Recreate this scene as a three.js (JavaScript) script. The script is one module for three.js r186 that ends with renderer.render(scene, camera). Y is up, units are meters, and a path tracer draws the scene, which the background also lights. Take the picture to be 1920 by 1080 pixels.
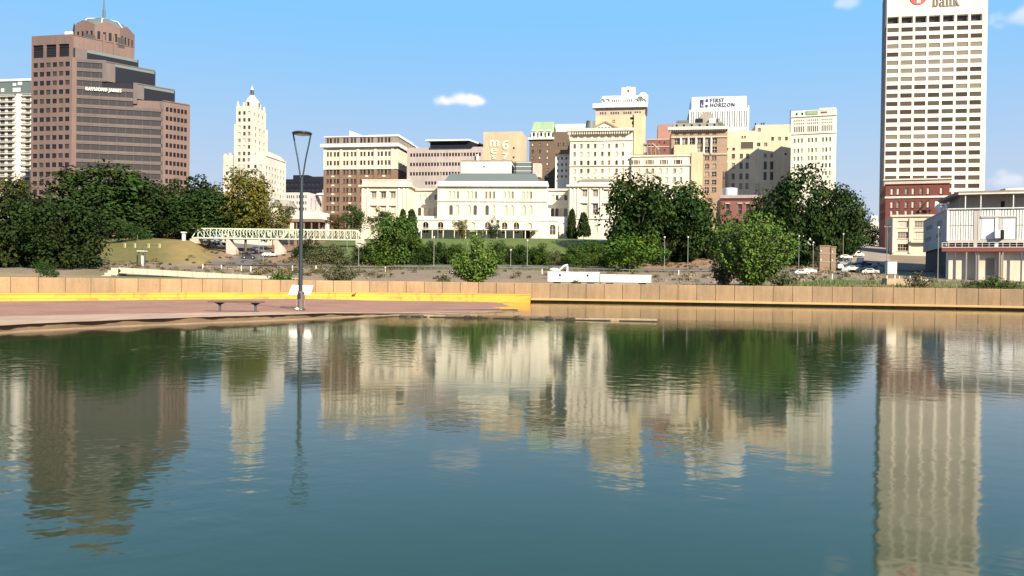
import * as THREE from 'three';
import { mergeGeometries } from 'three/addons/utils/BufferGeometryUtils.js';
import { TextGeometry } from 'three/addons/geometries/TextGeometry.js';
import { FontLoader } from 'three/addons/loaders/FontLoader.js';

// ---------------------------------------------------------------- camera, sky, sun, exposure
const scene = new THREE.Scene();
const EYE = 1.6, F = 1500;                       // eye above the pond (m), focal length in photo pixels (1920 wide)
const camera = new THREE.PerspectiveCamera(2 * Math.atan(540 / F) * 180 / Math.PI, 16 / 9, 0.1, 6000);
camera.position.set(0, EYE, 0);
camera.rotation.order = 'YXZ';
camera.rotation.set(-13 / F, 0, 0.0125);
camera.updateMatrixWorld();
const EXPOSURE = 2.5;
const SUN_AZ = 35 * Math.PI / 180, SUN_EL = 32 * Math.PI / 180;   // behind the viewer, to the right
const sunDir = new THREE.Vector3(Math.sin(SUN_AZ) * Math.cos(SUN_EL), Math.sin(SUN_EL), Math.cos(SUN_AZ) * Math.cos(SUN_EL));
const sun = new THREE.DirectionalLight(new THREE.Color().setRGB(1, 0.87, 0.67), 4.8);
sun.position.copy(sunDir).multiplyScalar(900).add(new THREE.Vector3(0, 0, -250));
sun.target.position.set(0, 0, -250);
sun.castShadow = true;
sun.shadow.camera.left = -420; sun.shadow.camera.right = 420; sun.shadow.camera.top = 420; sun.shadow.camera.bottom = -420;
sun.shadow.camera.near = 10; sun.shadow.camera.far = 2200; sun.shadow.mapSize.set(4096, 4096);
scene.add(sun, sun.target);

// seeded random numbers and tileable noise
function rng(seed) { let a = seed >>> 0; return () => { a = (a + 0x6D2B79F5) >>> 0; let t = Math.imul(a ^ (a >>> 15), 1 | a); t = (t + Math.imul(t ^ (t >>> 7), 61 | t)) ^ t; return ((t ^ (t >>> 14)) >>> 0) / 4294967296; }; }
const hash = (x, y, s) => { let h = Math.imul(x, 374761393) + Math.imul(y, 668265263) + Math.imul(s, 974634371); h = Math.imul(h ^ (h >>> 13), 1274126177); return ((h ^ (h >>> 16)) >>> 0) / 4294967296; };
const mod = (a, n) => ((a % n) + n) % n;
function noise(x, y, per, s) {
  const xi = Math.floor(x), yi = Math.floor(y), fx = x - xi, fy = y - yi, u = fx * fx * (3 - 2 * fx), v = fy * fy * (3 - 2 * fy);
  const a = mod(xi, per), b = mod(xi + 1, per), c = mod(yi, per), d = mod(yi + 1, per);
  return (hash(a, c, s) * (1 - u) + hash(b, c, s) * u) * (1 - v) + (hash(a, d, s) * (1 - u) + hash(b, d, s) * u) * v;
}
function fbm(x, y, per, s, oct = 4) { let f = 0, a = 0.5, t = 0; for (let i = 0; i < oct; i++) { f += a * noise(x, y, per, s + i); t += a; x *= 2; y *= 2; per *= 2; a *= 0.5; } return f / t; }
const lerp = (a, b, t) => a + (b - a) * t, clamp = (x, a = 0, b = 1) => Math.min(b, Math.max(a, x)), sstep = (a, b, x) => { const t = clamp((x - a) / (b - a)); return t * t * (3 - 2 * t); };

// sky: clear blue with a few small fair-weather clouds all round
{
  const W = 3072, H = 1536, data = new Float32Array(W * H * 4), R = rng(7);
  const clouds = [];
  const dirOf = (px, py) => { const d = new THREE.Vector3((px - 960) / F, (540 - py) / F, -1).applyEuler(camera.rotation); return [Math.atan2(d.z, d.x), Math.asin(d.y / d.length())]; };
  for (const [px, py, w, h, a] of [[872, 187, 46, 19, 1], [1590, 6, 22, 14, 0.45], [1908, 32, 26, 20, 0.55], [1890, 342, 45, 20, 0.5]]) { const [t, e] = dirOf(px, py); clouds.push([t, e, w / F, h / F, a]); }
  for (let i = 0; i < 60; i++) { const t = -Math.PI + 2 * Math.PI * R(), w = 0.02 + 0.04 * R(); const e = 0.08 + 0.9 * R() * R(); if (t > -2.35 && t < -0.8 && e < 0.5) continue; clouds.push([t, e, w, w * (0.3 + 0.2 * R()), 0.4 + 0.6 * R()]); }
  const zen = [0.038, 0.105, 0.25], mid = [0.100, 0.240, 0.405], hor = [0.255, 0.275, 0.315], gnd = [0.10, 0.10, 0.085];
  for (let j = 0; j < H; j++) {
    const e = ((j + 0.5) / H - 0.5) * Math.PI;
    const near = clouds.filter(c => Math.abs(c[1] - e) < c[3] * 2.2);
    for (let i = 0; i < W; i++) {
      const t = ((i + 0.5) / W - 0.5) * 2 * Math.PI, k = (j * W + i) * 4;
      let c;
      if (e < 0) c = gnd;
      else { const a = sstep(0, 0.34, e), b = sstep(0.3, 1.2, e); c = [0, 1, 2].map(n => lerp(lerp(hor[n], mid[n], a), zen[n], b)); }
      let cov = 0, wht = 0;
      for (const q of near) {
        const dx = (t - q[0]) / q[2]; if (Math.abs(dx) > 2.2) continue;
        const dy = (e - q[1]) / q[3];
        const n = fbm(t * 52 + q[0] * 9 + 40, e * 78 + 40, 4096, 11, 5);
        const d = 1.02 - Math.sqrt(dx * dx * 0.85 + (dy < 0 ? dy * dy * 2.2 : dy * dy)) + (n - 0.5) * 1.9;
        const m = sstep(0.0, 0.75, d) * q[4]; if (m > cov) { cov = m; wht = sstep(-0.9, 0.5, dy + (n - 0.5)); }
      }
      const cl = [lerp(0.33, 0.43, wht), lerp(0.35, 0.42, wht), lerp(0.40, 0.43, wht)];
      for (let n = 0; n < 3; n++) data[k + n] = lerp(c[n], cl[n], cov);
      data[k + 3] = 1;
    }
  }
  const sky = new THREE.DataTexture(data, W, H, THREE.RGBAFormat, THREE.FloatType);
  sky.mapping = THREE.EquirectangularReflectionMapping; sky.magFilter = THREE.LinearFilter; sky.needsUpdate = true;
  scene.background = sky; scene.environment = sky;
}
const renderer = new THREE.WebGLRenderer();
renderer.toneMapping = THREE.LinearToneMapping;
renderer.toneMappingExposure = EXPOSURE;
renderer.shadowMap.enabled = true;

// ---------------------------------------------------------------- helpers
// A sight line of the surveyed photograph: (u, v) per metre of depth, and the point on it at depth D.
const sight = (px, py) => { const d = new THREE.Vector3((px - 960) / F, (540 - py) / F, -1).applyEuler(camera.rotation); return new THREE.Vector3(d.x / -d.z, d.y / -d.z, -1); };
const at = (px, py, D) => { const s = sight(px, py); return new THREE.Vector3(s.x * D, EYE + s.y * D, -D); };
const used = new Map();
const numbered = n => { const k = used.get(n) || 0; used.set(n, k + 1); return k ? `${n}_${String(k).padStart(3, '0')}` : n; };
function tag(o, label, category, group) { o.userData.label = label; o.userData.category = category; if (group) o.userData.group = group; return o; }
function mesh(name, geo, mat, parent) { const m = new THREE.Mesh(geo, mat); m.name = name; m.castShadow = m.receiveShadow = true; if (parent) parent.add(m); return m; }
function thing(name, label, category, pos = [0, 0, 0], turn = 0, group) { const g = new THREE.Group(); g.name = numbered(name); g.position.set(...pos); g.rotation.y = turn; tag(g, label, category, group); scene.add(g); return g; }
function structure(name, geo, mat) { const m = mesh(numbered(name), geo, mat, scene); m.userData.kind = 'structure'; return m; }
function copyOf(root, label, pos, turn, group) { const c = root.clone(); c.name = numbered(root.name.replace(/_\d+$/, '')); c.userData = { ...root.userData, label }; if (group) c.userData.group = group; c.position.set(...pos); c.rotation.y = turn; scene.add(c); return c; }
const boxGeo = (x0, x1, y0, y1, z0, z1) => new THREE.BoxGeometry(x1 - x0, y1 - y0, z1 - z0).translate((x0 + x1) / 2, (y0 + y1) / 2, (z0 + z1) / 2);
function bar(a, b, r, n = 6) { const A = new THREE.Vector3(...a), B = new THREE.Vector3(...b), d = B.clone().sub(A), g = new THREE.CylinderGeometry(Array.isArray(r) ? r[1] : r, Array.isArray(r) ? r[0] : r, d.length(), n); g.applyQuaternion(new THREE.Quaternion().setFromUnitVectors(new THREE.Vector3(0, 1, 0), d.normalize())); return g.translate((A.x + B.x) / 2, (A.y + B.y) / 2, (A.z + B.z) / 2); }
function beam(a, b, w) { const A = new THREE.Vector3(...a), B = new THREE.Vector3(...b), d = B.clone().sub(A), g = new THREE.BoxGeometry(w, d.length(), w); g.applyQuaternion(new THREE.Quaternion().setFromUnitVectors(new THREE.Vector3(0, 1, 0), d.normalize())); return g.translate((A.x + B.x) / 2, (A.y + B.y) / 2, (A.z + B.z) / 2); }
const strip = g => { g = g.index ? g.toNonIndexed() : g; for (const k of Object.keys(g.attributes)) if (!['position', 'normal', 'uv'].includes(k)) g.deleteAttribute(k); return g; };
const merge = list => mergeGeometries(list.map(strip));
function boxUV(geo, s = 1) {   // uv in metres, by the way each face points
  geo = geo.index ? geo.toNonIndexed() : geo; geo.computeVertexNormals();
  const p = geo.attributes.position, n = geo.attributes.normal, uv = new Float32Array(p.count * 2);
  for (let i = 0; i < p.count; i++) {
    const ax = Math.abs(n.getX(i)), ay = Math.abs(n.getY(i)), az = Math.abs(n.getZ(i));
    const [u, v] = ay > ax && ay > az ? [p.getX(i), p.getZ(i)] : ax > az ? [p.getZ(i), p.getY(i)] : [p.getX(i), p.getY(i)];
    uv[2 * i] = u * s; uv[2 * i + 1] = v * s;
  }
  geo.setAttribute('uv', new THREE.BufferAttribute(uv, 2)); return geo;
}
// textures: neutral tone variation, uv in metres
function toneTex(n, metres, fn, opts = {}) {
  const d = new Uint8Array(n * n * 4);
  for (let j = 0; j < n; j++) for (let i = 0; i < n; i++) { const c = fn(i / n, j / n), k = (j * n + i) * 4; for (let q = 0; q < 3; q++) { const l = clamp(Array.isArray(c) ? c[q] : c); d[k + q] = 255 * (opts.data ? l : l <= 0.0031308 ? l * 12.92 : 1.055 * Math.pow(l, 1 / 2.4) - 0.055); } d[k + 3] = 255; }
  const t = new THREE.DataTexture(d, n, n); t.wrapS = t.wrapT = THREE.RepeatWrapping; t.magFilter = THREE.LinearFilter; if (!opts.data) t.colorSpace = THREE.SRGBColorSpace; t.repeat.set(1 / metres, 1 / metres); t.needsUpdate = true; return t;
}
const T = {
  plaster: toneTex(512, 31, (x, y) => 0.66 + 0.26 * fbm(x * 5, y * 5, 5, 1) + 0.22 * fbm(x * 40, y * 5, 40, 9, 3)),
  brick: toneTex(512, 9, (x, y) => { const r = Math.floor(y * 96), b = Math.floor(x * 38 + (r % 2) * 0.5); return 0.66 + 0.22 * hash(b, r, 3) + 0.16 * fbm(x * 6, y * 6, 6, 4); }),
  concrete: toneTex(512, 7, (x, y) => { const s = fbm(x * 36, y * 3, 36, 21, 3), m = fbm(x * 7, y * 7, 7, 22), f = fbm(x * 90, y * 90, 90, 23, 2); return clamp([1, 0.97, 0.92].map((k, q) => (0.46 + 0.30 * m + 0.14 * f + 0.34 * s) * (q ? k : 1))[1]); }),
  paving: toneTex(512, 6, (x, y) => { const m = fbm(x * 5, y * 5, 5, 31), f = fbm(x * 60, y * 60, 60, 32, 3); const b = hash(Math.floor(x * 30), Math.floor(y * 60), 33); return [0.5 + 0.4 * m + 0.12 * f + 0.1 * b, 0.48 + 0.42 * m + 0.12 * f + 0.08 * b, 0.48 + 0.42 * m + 0.12 * f + 0.08 * b]; }),
  ground: toneTex(512, 19, (x, y) => { const m = fbm(x * 6, y * 6, 6, 41), f = fbm(x * 70, y * 70, 70, 42, 3); return [0.5 + 0.3 * m + 0.25 * f, 0.5 + 0.25 * m + 0.27 * f, 0.48 + 0.3 * m + 0.25 * f]; }),
  scuff: toneTex(512, 11, (x, y) => { const w = sstep(0.60, 0.74, fbm(x * 14, y * 30, 14, 81, 4)), d = sstep(0.55, 0.8, fbm(x * 40, y * 9, 40, 82, 3)), m = fbm(x * 6, y * 6, 6, 83); return [0.80 + 0.24 * m - 0.30 * w - 0.26 * d, 0.80 + 0.24 * m - 0.22 * w - 0.26 * d, 0.80 + 0.1 * m + 0.9 * w - 0.1 * d]; }),
  rough: toneTex(256, 2.3, (x, y) => fbm(x * 20, y * 20, 20, 51, 4), { data: true }),
};
const mats = {};
function M(key, rgb, o = {}) {
  if (!mats[key]) { const { map, bump, ...rest } = o; mats[key] = new THREE.MeshPhysicalMaterial({ color: new THREE.Color().setRGB(...rgb), roughness: 0.85, ...rest }); if (map) mats[key].map = map; if (bump) { mats[key].bumpMap = T.rough; mats[key].bumpScale = bump; } mats[key].name = key; }
  return mats[key];
}
const P = { map: T.plaster }, B = { map: T.brick };
M('white', [0.58, 0.57, 0.535], P); M('cream', [0.6, 0.525, 0.42], P); M('buff', [0.46, 0.39, 0.255], P); M('peach', [0.42, 0.34, 0.235], P);
M('limestone', [0.6, 0.56, 0.475], P); M('ivory', [0.622, 0.577, 0.488], P); M('pinkstone', [0.46, 0.38, 0.33], P); M('granite', [0.145, 0.097, 0.088], P); M('granitepale', [0.112, 0.093, 0.094], P);
M('greyglass', [0.038, 0.033, 0.032], { roughness: 0.25 }); M('brownbrick', [0.19, 0.122, 0.085], B); M('darkbrick', [0.135, 0.092, 0.066], B); M('redbrick', [0.145, 0.036, 0.029], B); M('rosebrick', [0.19, 0.074, 0.068], B); M('brownstone', [0.3, 0.21, 0.148], B);
M('paintwhite', [0.622, 0.622, 0.614], { roughness: 0.5 }); M('metalwhite', [0.592, 0.585, 0.548], { roughness: 0.45 }); M('slate', [0.089, 0.111, 0.111], { roughness: 0.6 }); M('copper', [0.266, 0.385, 0.244], P); M('roofgrey', [0.252, 0.229, 0.200], P); M('tarroof', [0.118, 0.111, 0.104], P);
M('navy', [0.013, 0.016, 0.026], { roughness: 0.7, specularIntensity: 0.15 }); M('darkpanel', [0.021, 0.020, 0.025], { roughness: 0.7, specularIntensity: 0.15 }); M('louver', [0.015, 0.013, 0.016], { roughness: 0.6 });
M('glassdark', [0.01, 0.006, 0.005], { roughness: 0.15 }); M('glassbrown', [0.042, 0.029, 0.021], { roughness: 0.15 }); M('glassolive', [0.072, 0.057, 0.043], { roughness: 0.2 }); M('glassblue', [0.022, 0.026, 0.033], { roughness: 0.12 }); M('blindgrey', [0.18, 0.148, 0.12], { roughness: 0.4 }); M('blindpale', [0.459, 0.400, 0.311], { roughness: 0.5 });
M('blindtower', [0.125, 0.105, 0.085], { roughness: 0.4 }); M('steelgrey', [0.074, 0.089, 0.104], { roughness: 0.45, metalness: 0.3 }); M('pale', [0.518, 0.533, 0.533], { roughness: 0.6 });
// ---------------------------------------------------------------- ground, pond, wall
const waterD = (px, py) => EYE / -sight(px, py).y;          // depth at which a sight line meets the pond surface
{ // one sheet under everything, out to the horizon
  const g = new THREE.PlaneGeometry(9000, 9000).rotateX(-Math.PI / 2).translate(0, -3, 0); boxUV(g);
  structure('ground', boxUV(g), M('earth', [0.115, 0.094, 0.065], { map: T.ground }));
}
{ // pond: murky green water with small wind ripples
  const n = 1024, tile = 13, hx = new Float32Array(n * n), hy = new Float32Array(n * n), R = rng(5);
  const waves = [];
  for (let i = 0; i < 80; i++) {
    const lam = 0.06 * Math.pow(12, R()), a = (R() - 0.5) * 1.9 + (R() < 0.2 ? 1.57 : 0), k = tile / lam;
    const kx = Math.round(k * Math.sin(a)), ky = Math.round(k * Math.cos(a)); if (!kx && !ky) continue;
    waves.push([kx, ky, R() * 6.283, (0.7 + 0.6 * R()) / Math.hypot(kx, ky) * Math.pow(lam, -0.15)]);
  }
  for (const [kx, ky, ph, am] of waves) {
    const sx = new Float32Array(n), cx = new Float32Array(n);
    for (let i = 0; i < n; i++) { const a = 2 * Math.PI * kx * i / n + ph; sx[i] = Math.sin(a); cx[i] = Math.cos(a); }
    for (let j = 0; j < n; j++) { const b = 2 * Math.PI * ky * j / n, sb = Math.sin(b), cb = Math.cos(b); for (let i = 0; i < n; i++) { const c = cx[i] * cb - sx[i] * sb; hx[j * n + i] += am * kx * c; hy[j * n + i] += am * ky * c; } }
  }
  let q = 0; for (let i = 0; i < n * n; i++) q += hx[i] * hx[i] + hy[i] * hy[i]; q = Math.sqrt(q / (n * n));
  const d = new Float32Array(n * n * 4);
  for (let j = 0; j < n; j++) for (let i = 0; i < n; i++) {
    const k = j * n + i, calm = 0.4 + 1.4 * sstep(0.3, 0.75, fbm(i / n * 4, j / n * 4, 4, 71, 4)), s = 0.25 * calm / q;
    const x = -hx[k] * s, y = -hy[k] * s, l = 1 / Math.hypot(x, y, 1); d[4 * k] = x * l * 0.5 + 0.5; d[4 * k + 1] = y * l * 0.5 + 0.5; d[4 * k + 2] = l * 0.5 + 0.5; d[4 * k + 3] = 1;
  }
  const t = new THREE.DataTexture(d, n, n, THREE.RGBAFormat, THREE.FloatType); t.wrapS = t.wrapT = THREE.RepeatWrapping; t.magFilter = THREE.LinearFilter; t.repeat.set(1 / tile, 1 / tile); t.needsUpdate = true;
  const m = M('pondwater', [0.013, 0.03, 0.01], { roughness: 0.06, ior: 1.36 }); m.normalMap = t; m.normalScale.set(0.024, 0.024);
  const g = new THREE.PlaneGeometry(220, 96, 1, 1).rotateX(-Math.PI / 2).translate(0, 0, -30);
  const p = g.attributes.position, uv = g.attributes.uv; for (let i = 0; i < p.count; i++) uv.setXY(i, p.getX(i), -p.getZ(i));
  structure('pond_water', g, m);
}
// path of the curved retaining wall, left to right
const pathOf = ctrl => new THREE.CatmullRomCurve3(ctrl.map(([px, D]) => { const s = sight(px, 527); return new THREE.Vector3(s.x * D, 0, -D); }), false, 'centripetal');
function samples(curve, t0, t1, n) { const out = []; for (let i = 0; i <= n; i++) { const t = lerp(t0, t1, i / n), p = curve.getPointAt(t), g = curve.getTangentAt(t); out.push({ x: p.x, z: p.z, nx: -g.z, nz: g.x, s: t * curve.getLength() }); } return out; }
function sweep(pts, prof) {   // prof: closed outline of [out from the path, height]
  const pos = [], uv = [], K = prof.length; let acc = [0]; for (let k = 0; k < K; k++) { const a = prof[k], b = prof[(k + 1) % K]; acc.push(acc[k] + Math.hypot(a[0] - b[0], a[1] - b[1])); }
  const V = (p, k) => { const [n, y] = prof[k % K]; return [p.x + p.nx * n, y, p.z + p.nz * n]; };
  const quad = (a, b, c, d, ua, ub) => { pos.push(...a, ...b, ...c, ...a, ...c, ...d); uv.push(...ua[0], ...ub[0], ...ub[1], ...ua[0], ...ub[1], ...ua[1]); };
  for (let i = 0; i + 1 < pts.length; i++) for (let k = 0; k < K; k++) quad(V(pts[i], k), V(pts[i + 1], k), V(pts[i + 1], k + 1), V(pts[i], k + 1), [[pts[i].s, acc[k]], [pts[i].s, acc[k + 1]]], [[pts[i + 1].s, acc[k]], [pts[i + 1].s, acc[k + 1]]]);
  for (const p of [pts[0], pts[pts.length - 1]]) for (let k = 1; k + 1 < K; k++) { pos.push(...V(p, 0), ...V(p, k), ...V(p, k + 1)); for (const j of [0, k, k + 1]) uv.push(prof[j][0], prof[j][1]); }
  const g = new THREE.BufferGeometry(); g.setAttribute('position', new THREE.Float32BufferAttribute(pos, 3)); g.setAttribute('uv', new THREE.Float32BufferAttribute(uv, 2)); g.computeVertexNormals(); return g;
}
const wallCurve = pathOf([[-420, 36], [-160, 40], [0, 43.5], [170, 47], [330, 51], [500, 55.5], [650, 59.5], [800, 61.5], [1000, 62], [1300, 60.5], [1600, 58.5], [1900, 56], [2150, 53]]);
const wallLen = wallCurve.getLength();
const wallT = px => { let a = 0, b = 1; for (let i = 0; i < 40; i++) { const m = (a + b) / 2, p = wallCurve.getPointAt(m); (p.x / -p.z < sight(px, 527).x) ? a = m : b = m; } return (a + b) / 2; };
{
  const w = thing('retaining_wall', 'long curved wall of tan concrete panels behind the pond', 'wall'), R = rng(3);
  const tan = ['wallA', 'wallB', 'wallC'].map((k, i) => M(k, [[0.295, 0.198, 0.114], [0.315, 0.212, 0.122], [0.27, 0.184, 0.11]][i], { map: T.concrete, bump: 0.004, roughness: 0.9 }));
  mesh('backing', sweep(samples(wallCurve, 0, 1, 120), [[-0.07, -0.6], [-0.07, 1.43], [-0.3, 1.43], [-0.3, -0.6]]), M('walljoint', [0.144, 0.097, 0.058]), w);
  const n = Math.floor(wallLen / 1.38);
  for (let i = 0; i < n; i++) {
    const j = (R() - 0.5) * 0.014, h = 1.475 + (R() - 0.5) * 0.012, t0 = (i + 0.012) / n, t1 = (i + 0.988) / n;
    mesh('panel', sweep(samples(wallCurve, t0, t1, 2), [[j - 0.02, -0.5], [j, -0.48], [j, h - 0.02], [j - 0.02, h], [j - 0.24, h], [j - 0.24, -0.5]]), tan[Math.floor(R() * 3)], w);
  }
}
const tYellow = wallT(995);
{
  const y = thing('seating_terrace', 'two bright yellow painted concrete steps along the foot of the wall', 'steps');
  const m = M('yellow', [0.56, 0.3, 0.04], { map: T.scuff, roughness: 0.75 });
  mesh('step', sweep(samples(wallCurve, 0, tYellow, 70), [[0.03, -0.5], [0.03, 0.6], [1.02, 0.6], [1.035, 0.585], [1.035, 0.54], [1.0, 0.53], [1.0, -0.5]]), m, y);
  mesh('step', sweep(samples(wallCurve, 0, tYellow, 70), [[1.003, -0.5], [1.003, 0.33], [1.97, 0.32], [2.0, 0.29], [2.0, -0.5]]), m, y);
  const l = mesh(numbered('wall_ledge'), sweep(samples(wallCurve, tYellow + 0.0004, 1, 70), [[0.02, 0.15], [0.02, 0.30], [0.38, 0.30], [0.40, 0.28], [0.40, 0.16], [0.38, 0.15]]), M('ledge', [0.46, 0.29, 0.12], { map: T.plaster, roughness: 0.7 }), scene);
  tag(l, 'thin yellowish concrete ledge jutting from the wall just above the water', 'ledge');
}
// plaza and its rounded concrete edge, running out under the water on the right
const edgePts = [[-420, 668], [-200, 648], [0, 627], [130, 619], [260, 612.5], [380, 607.5], [560, 600.5], [680, 594.5], [760, 591], [840, 588.5], [910, 586.5], [985, 584]];
const edgeCurve = new THREE.CatmullRomCurve3(edgePts.map(([px, py]) => { const D = waterD(px, py), s = sight(px, py); return new THREE.Vector3(s.x * D, 0, -D); }), false, 'centripetal');
function between(n, rows, fnFront, fnBack, hgt) {
  const pos = [], uv = [], idx = [];
  for (let i = 0; i <= n; i++) { const a = fnFront(i / n), b = fnBack(i / n); for (let j = 0; j <= rows; j++) { const x = lerp(a.x, b.x, j / rows), z = lerp(a.z, b.z, j / rows); pos.push(x, hgt(x, z, i / n, j / rows), z); uv.push(x, -z); } }
  for (let i = 0; i < n; i++) for (let j = 0; j < rows; j++) { const a = i * (rows + 1) + j, b = a + rows + 1; idx.push(a, b, a + 1, b, b + 1, a + 1); }
  const g = new THREE.BufferGeometry(); g.setAttribute('position', new THREE.Float32BufferAttribute(pos, 3)); g.setAttribute('uv', new THREE.Float32BufferAttribute(uv, 2)); g.setIndex(idx); g.computeVertexNormals(); return g;
}
{
  const tEnd = wallT(990);
  const off = (t, n) => { const p = edgeCurve.getPointAt(t), g = edgeCurve.getTangentAt(t); return { x: p.x + g.z * n, z: p.z - g.x * n }; };   // away from the viewer
  const width = t => lerp(5.2, 1.0, sstep(0.15, 0.9, t));
  const sink = t => 0.16 * (1 - sstep(0.55, 0.78, t)) + 0.045 - 0.05 * sstep(0.82, 1, t);
  const backAt = t => { const tt = t * tEnd, p = wallCurve.getPointAt(tt), g = wallCurve.getTangentAt(tt); return { x: p.x - g.z * 1.98, z: p.z + g.x * 1.98 }; };
  const lumps = (x, z) => 0.022 * (fbm(x * 0.9 + 60, z * 0.9 + 90, 512, 88, 3) - 0.5);
  structure('plaza', between(120, 14, t => off(t, width(t)), backAt, (x, z, t) => sink(t) + lumps(x, z)), M('plaza', [0.315, 0.162, 0.098], { map: T.paving, roughness: 0.75, bump: 0.003 }));
  structure('concrete_apron', between(260, 4, t => off(t, 0.27 + 0.22 * (fbm(t * 70, 3.3, 4096, 97, 5) - 0.35)), t => off(t, width(t) + 0.02), (x, z, t) => sink(t) + 0.012 + lumps(x, z)), M('apron', [0.42, 0.29, 0.2], { map: T.concrete, roughness: 0.85, bump: 0.004 }));
  structure('apron_riser', between(160, 2, t => off(t, 0.40 + 0.05 * Math.sin(t * 70)), t => off(t, 0.44 + 0.06 * Math.sin(t * 90)), (x, z, t, j) => lerp(-0.3, sink(t) + 0.012 + lumps(x, z), j)), M('riser', [0.13, 0.085, 0.05], { map: T.concrete }));
  structure('waterside_step', between(160, 2, t => off(t, -0.05 + 0.35 * (fbm(t * 40, 9.1, 4096, 98, 4) - 0.5)), t => off(t, 0.6), (x, z, t, j) => (j < 0.2 ? -0.12 : 0.035 - 0.05 * sstep(0.85, 1, t))), M('wetstep', [0.302, 0.209, 0.137], { map: T.concrete, roughness: 0.6 }));
}
{ // broken kerb stones that carry the edge line out across the water
  const k = thing('sunken_kerb', 'broken line of weathered kerb stones lying just above the pond water', 'kerb'), R = rng(12);
  const tones = [M('kerbpale', [0.331, 0.238, 0.144], { map: T.concrete, bump: 0.01 }), M('kerbbrown', [0.12, 0.08, 0.05], { map: T.concrete, bump: 0.01 }), M('kerbdark', [0.045, 0.032, 0.022], { map: T.concrete, bump: 0.01 })];
  const put = (px0, px1, py0, py1, h, w, tone) => {
    const a = sight(px0, py0), b = sight(px1, py1), Da = waterD(px0, py0), Db = waterD(px1, py1);
    const A = new THREE.Vector3(a.x * Da, 0, -Da), C = new THREE.Vector3(b.x * Db, 0, -Db), L = A.distanceTo(C);
    const sh = new THREE.Shape(); const n = Math.max(4, Math.round(L * 3)); sh.moveTo(-L / 2, -w / 2); for (let i = 1; i <= n; i++) sh.lineTo(-L / 2 + L * i / n, -w / 2 + (R() - 0.5) * 0.08); for (let i = n; i >= 0; i--) sh.lineTo(-L / 2 + L * i / n, w / 2 + (R() - 0.5) * 0.08);
    const g = new THREE.ExtrudeGeometry(sh, { depth: h + 0.2, bevelEnabled: true, bevelSize: 0.03, bevelThickness: 0.03, bevelSegments: 1 }).rotateX(-Math.PI / 2);
    const m = mesh('kerb_stone', boxUV(g), tones[tone], k); m.position.set((A.x + C.x) / 2, -0.2 - 0.03, (A.z + C.z) / 2 - w / 2); m.rotation.y = Math.atan2(-(C.z - A.z), C.x - A.x); m.rotation.z = (R() - 0.5) * 0.012;
    const wet = mesh('algae_line', boxUV(boxGeo(-L / 2 - 0.05, L / 2 + 0.05, 0.1, 0.27, 0.0, 0.055)), M('algae', [0.03, 0.026, 0.014], { map: T.concrete, roughness: 0.5 }), m); wet.position.set(0, 0, w / 2);
  };
  const line = px => lerp(592.5, 603.5, (px - 700) / 532);
  for (const [a, b, h, w, t] of [[752, 788, 0.1, 0.5, 1], [797, 832, 0.08, 0.4, 0], [836, 868, 0.07, 0.5, 1], [872, 880, 0.1, 0.3, 2], [884, 890, 0.08, 0.3, 2], [896, 902, 0.1, 0.3, 2], [909, 962, 0.1, 0.5, 1], [966, 975, 0.13, 0.4, 2], [976, 1022, 0.1, 0.5, 1], [1023, 1034, 0.13, 0.4, 2], [1035, 1060, 0.11, 0.5, 1], [1062, 1069, 0.1, 0.3, 2], [1071, 1078, 0.1, 0.35, 2], [1081, 1104, 0.07, 0.4, 0], [1106, 1136, 0.09, 0.45, 0], [1138, 1180, 0.1, 0.45, 0], [1181.5, 1232, 0.11, 0.42, 0]]) put(a, b, line(a), line(b), h, w, t);
  for (const [a, b, y0, y1] of [[832, 900, 583, 582], [903, 965, 582, 581.5]]) put(a, b, y0, y1, 0.05, 0.4, 1);
}
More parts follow.
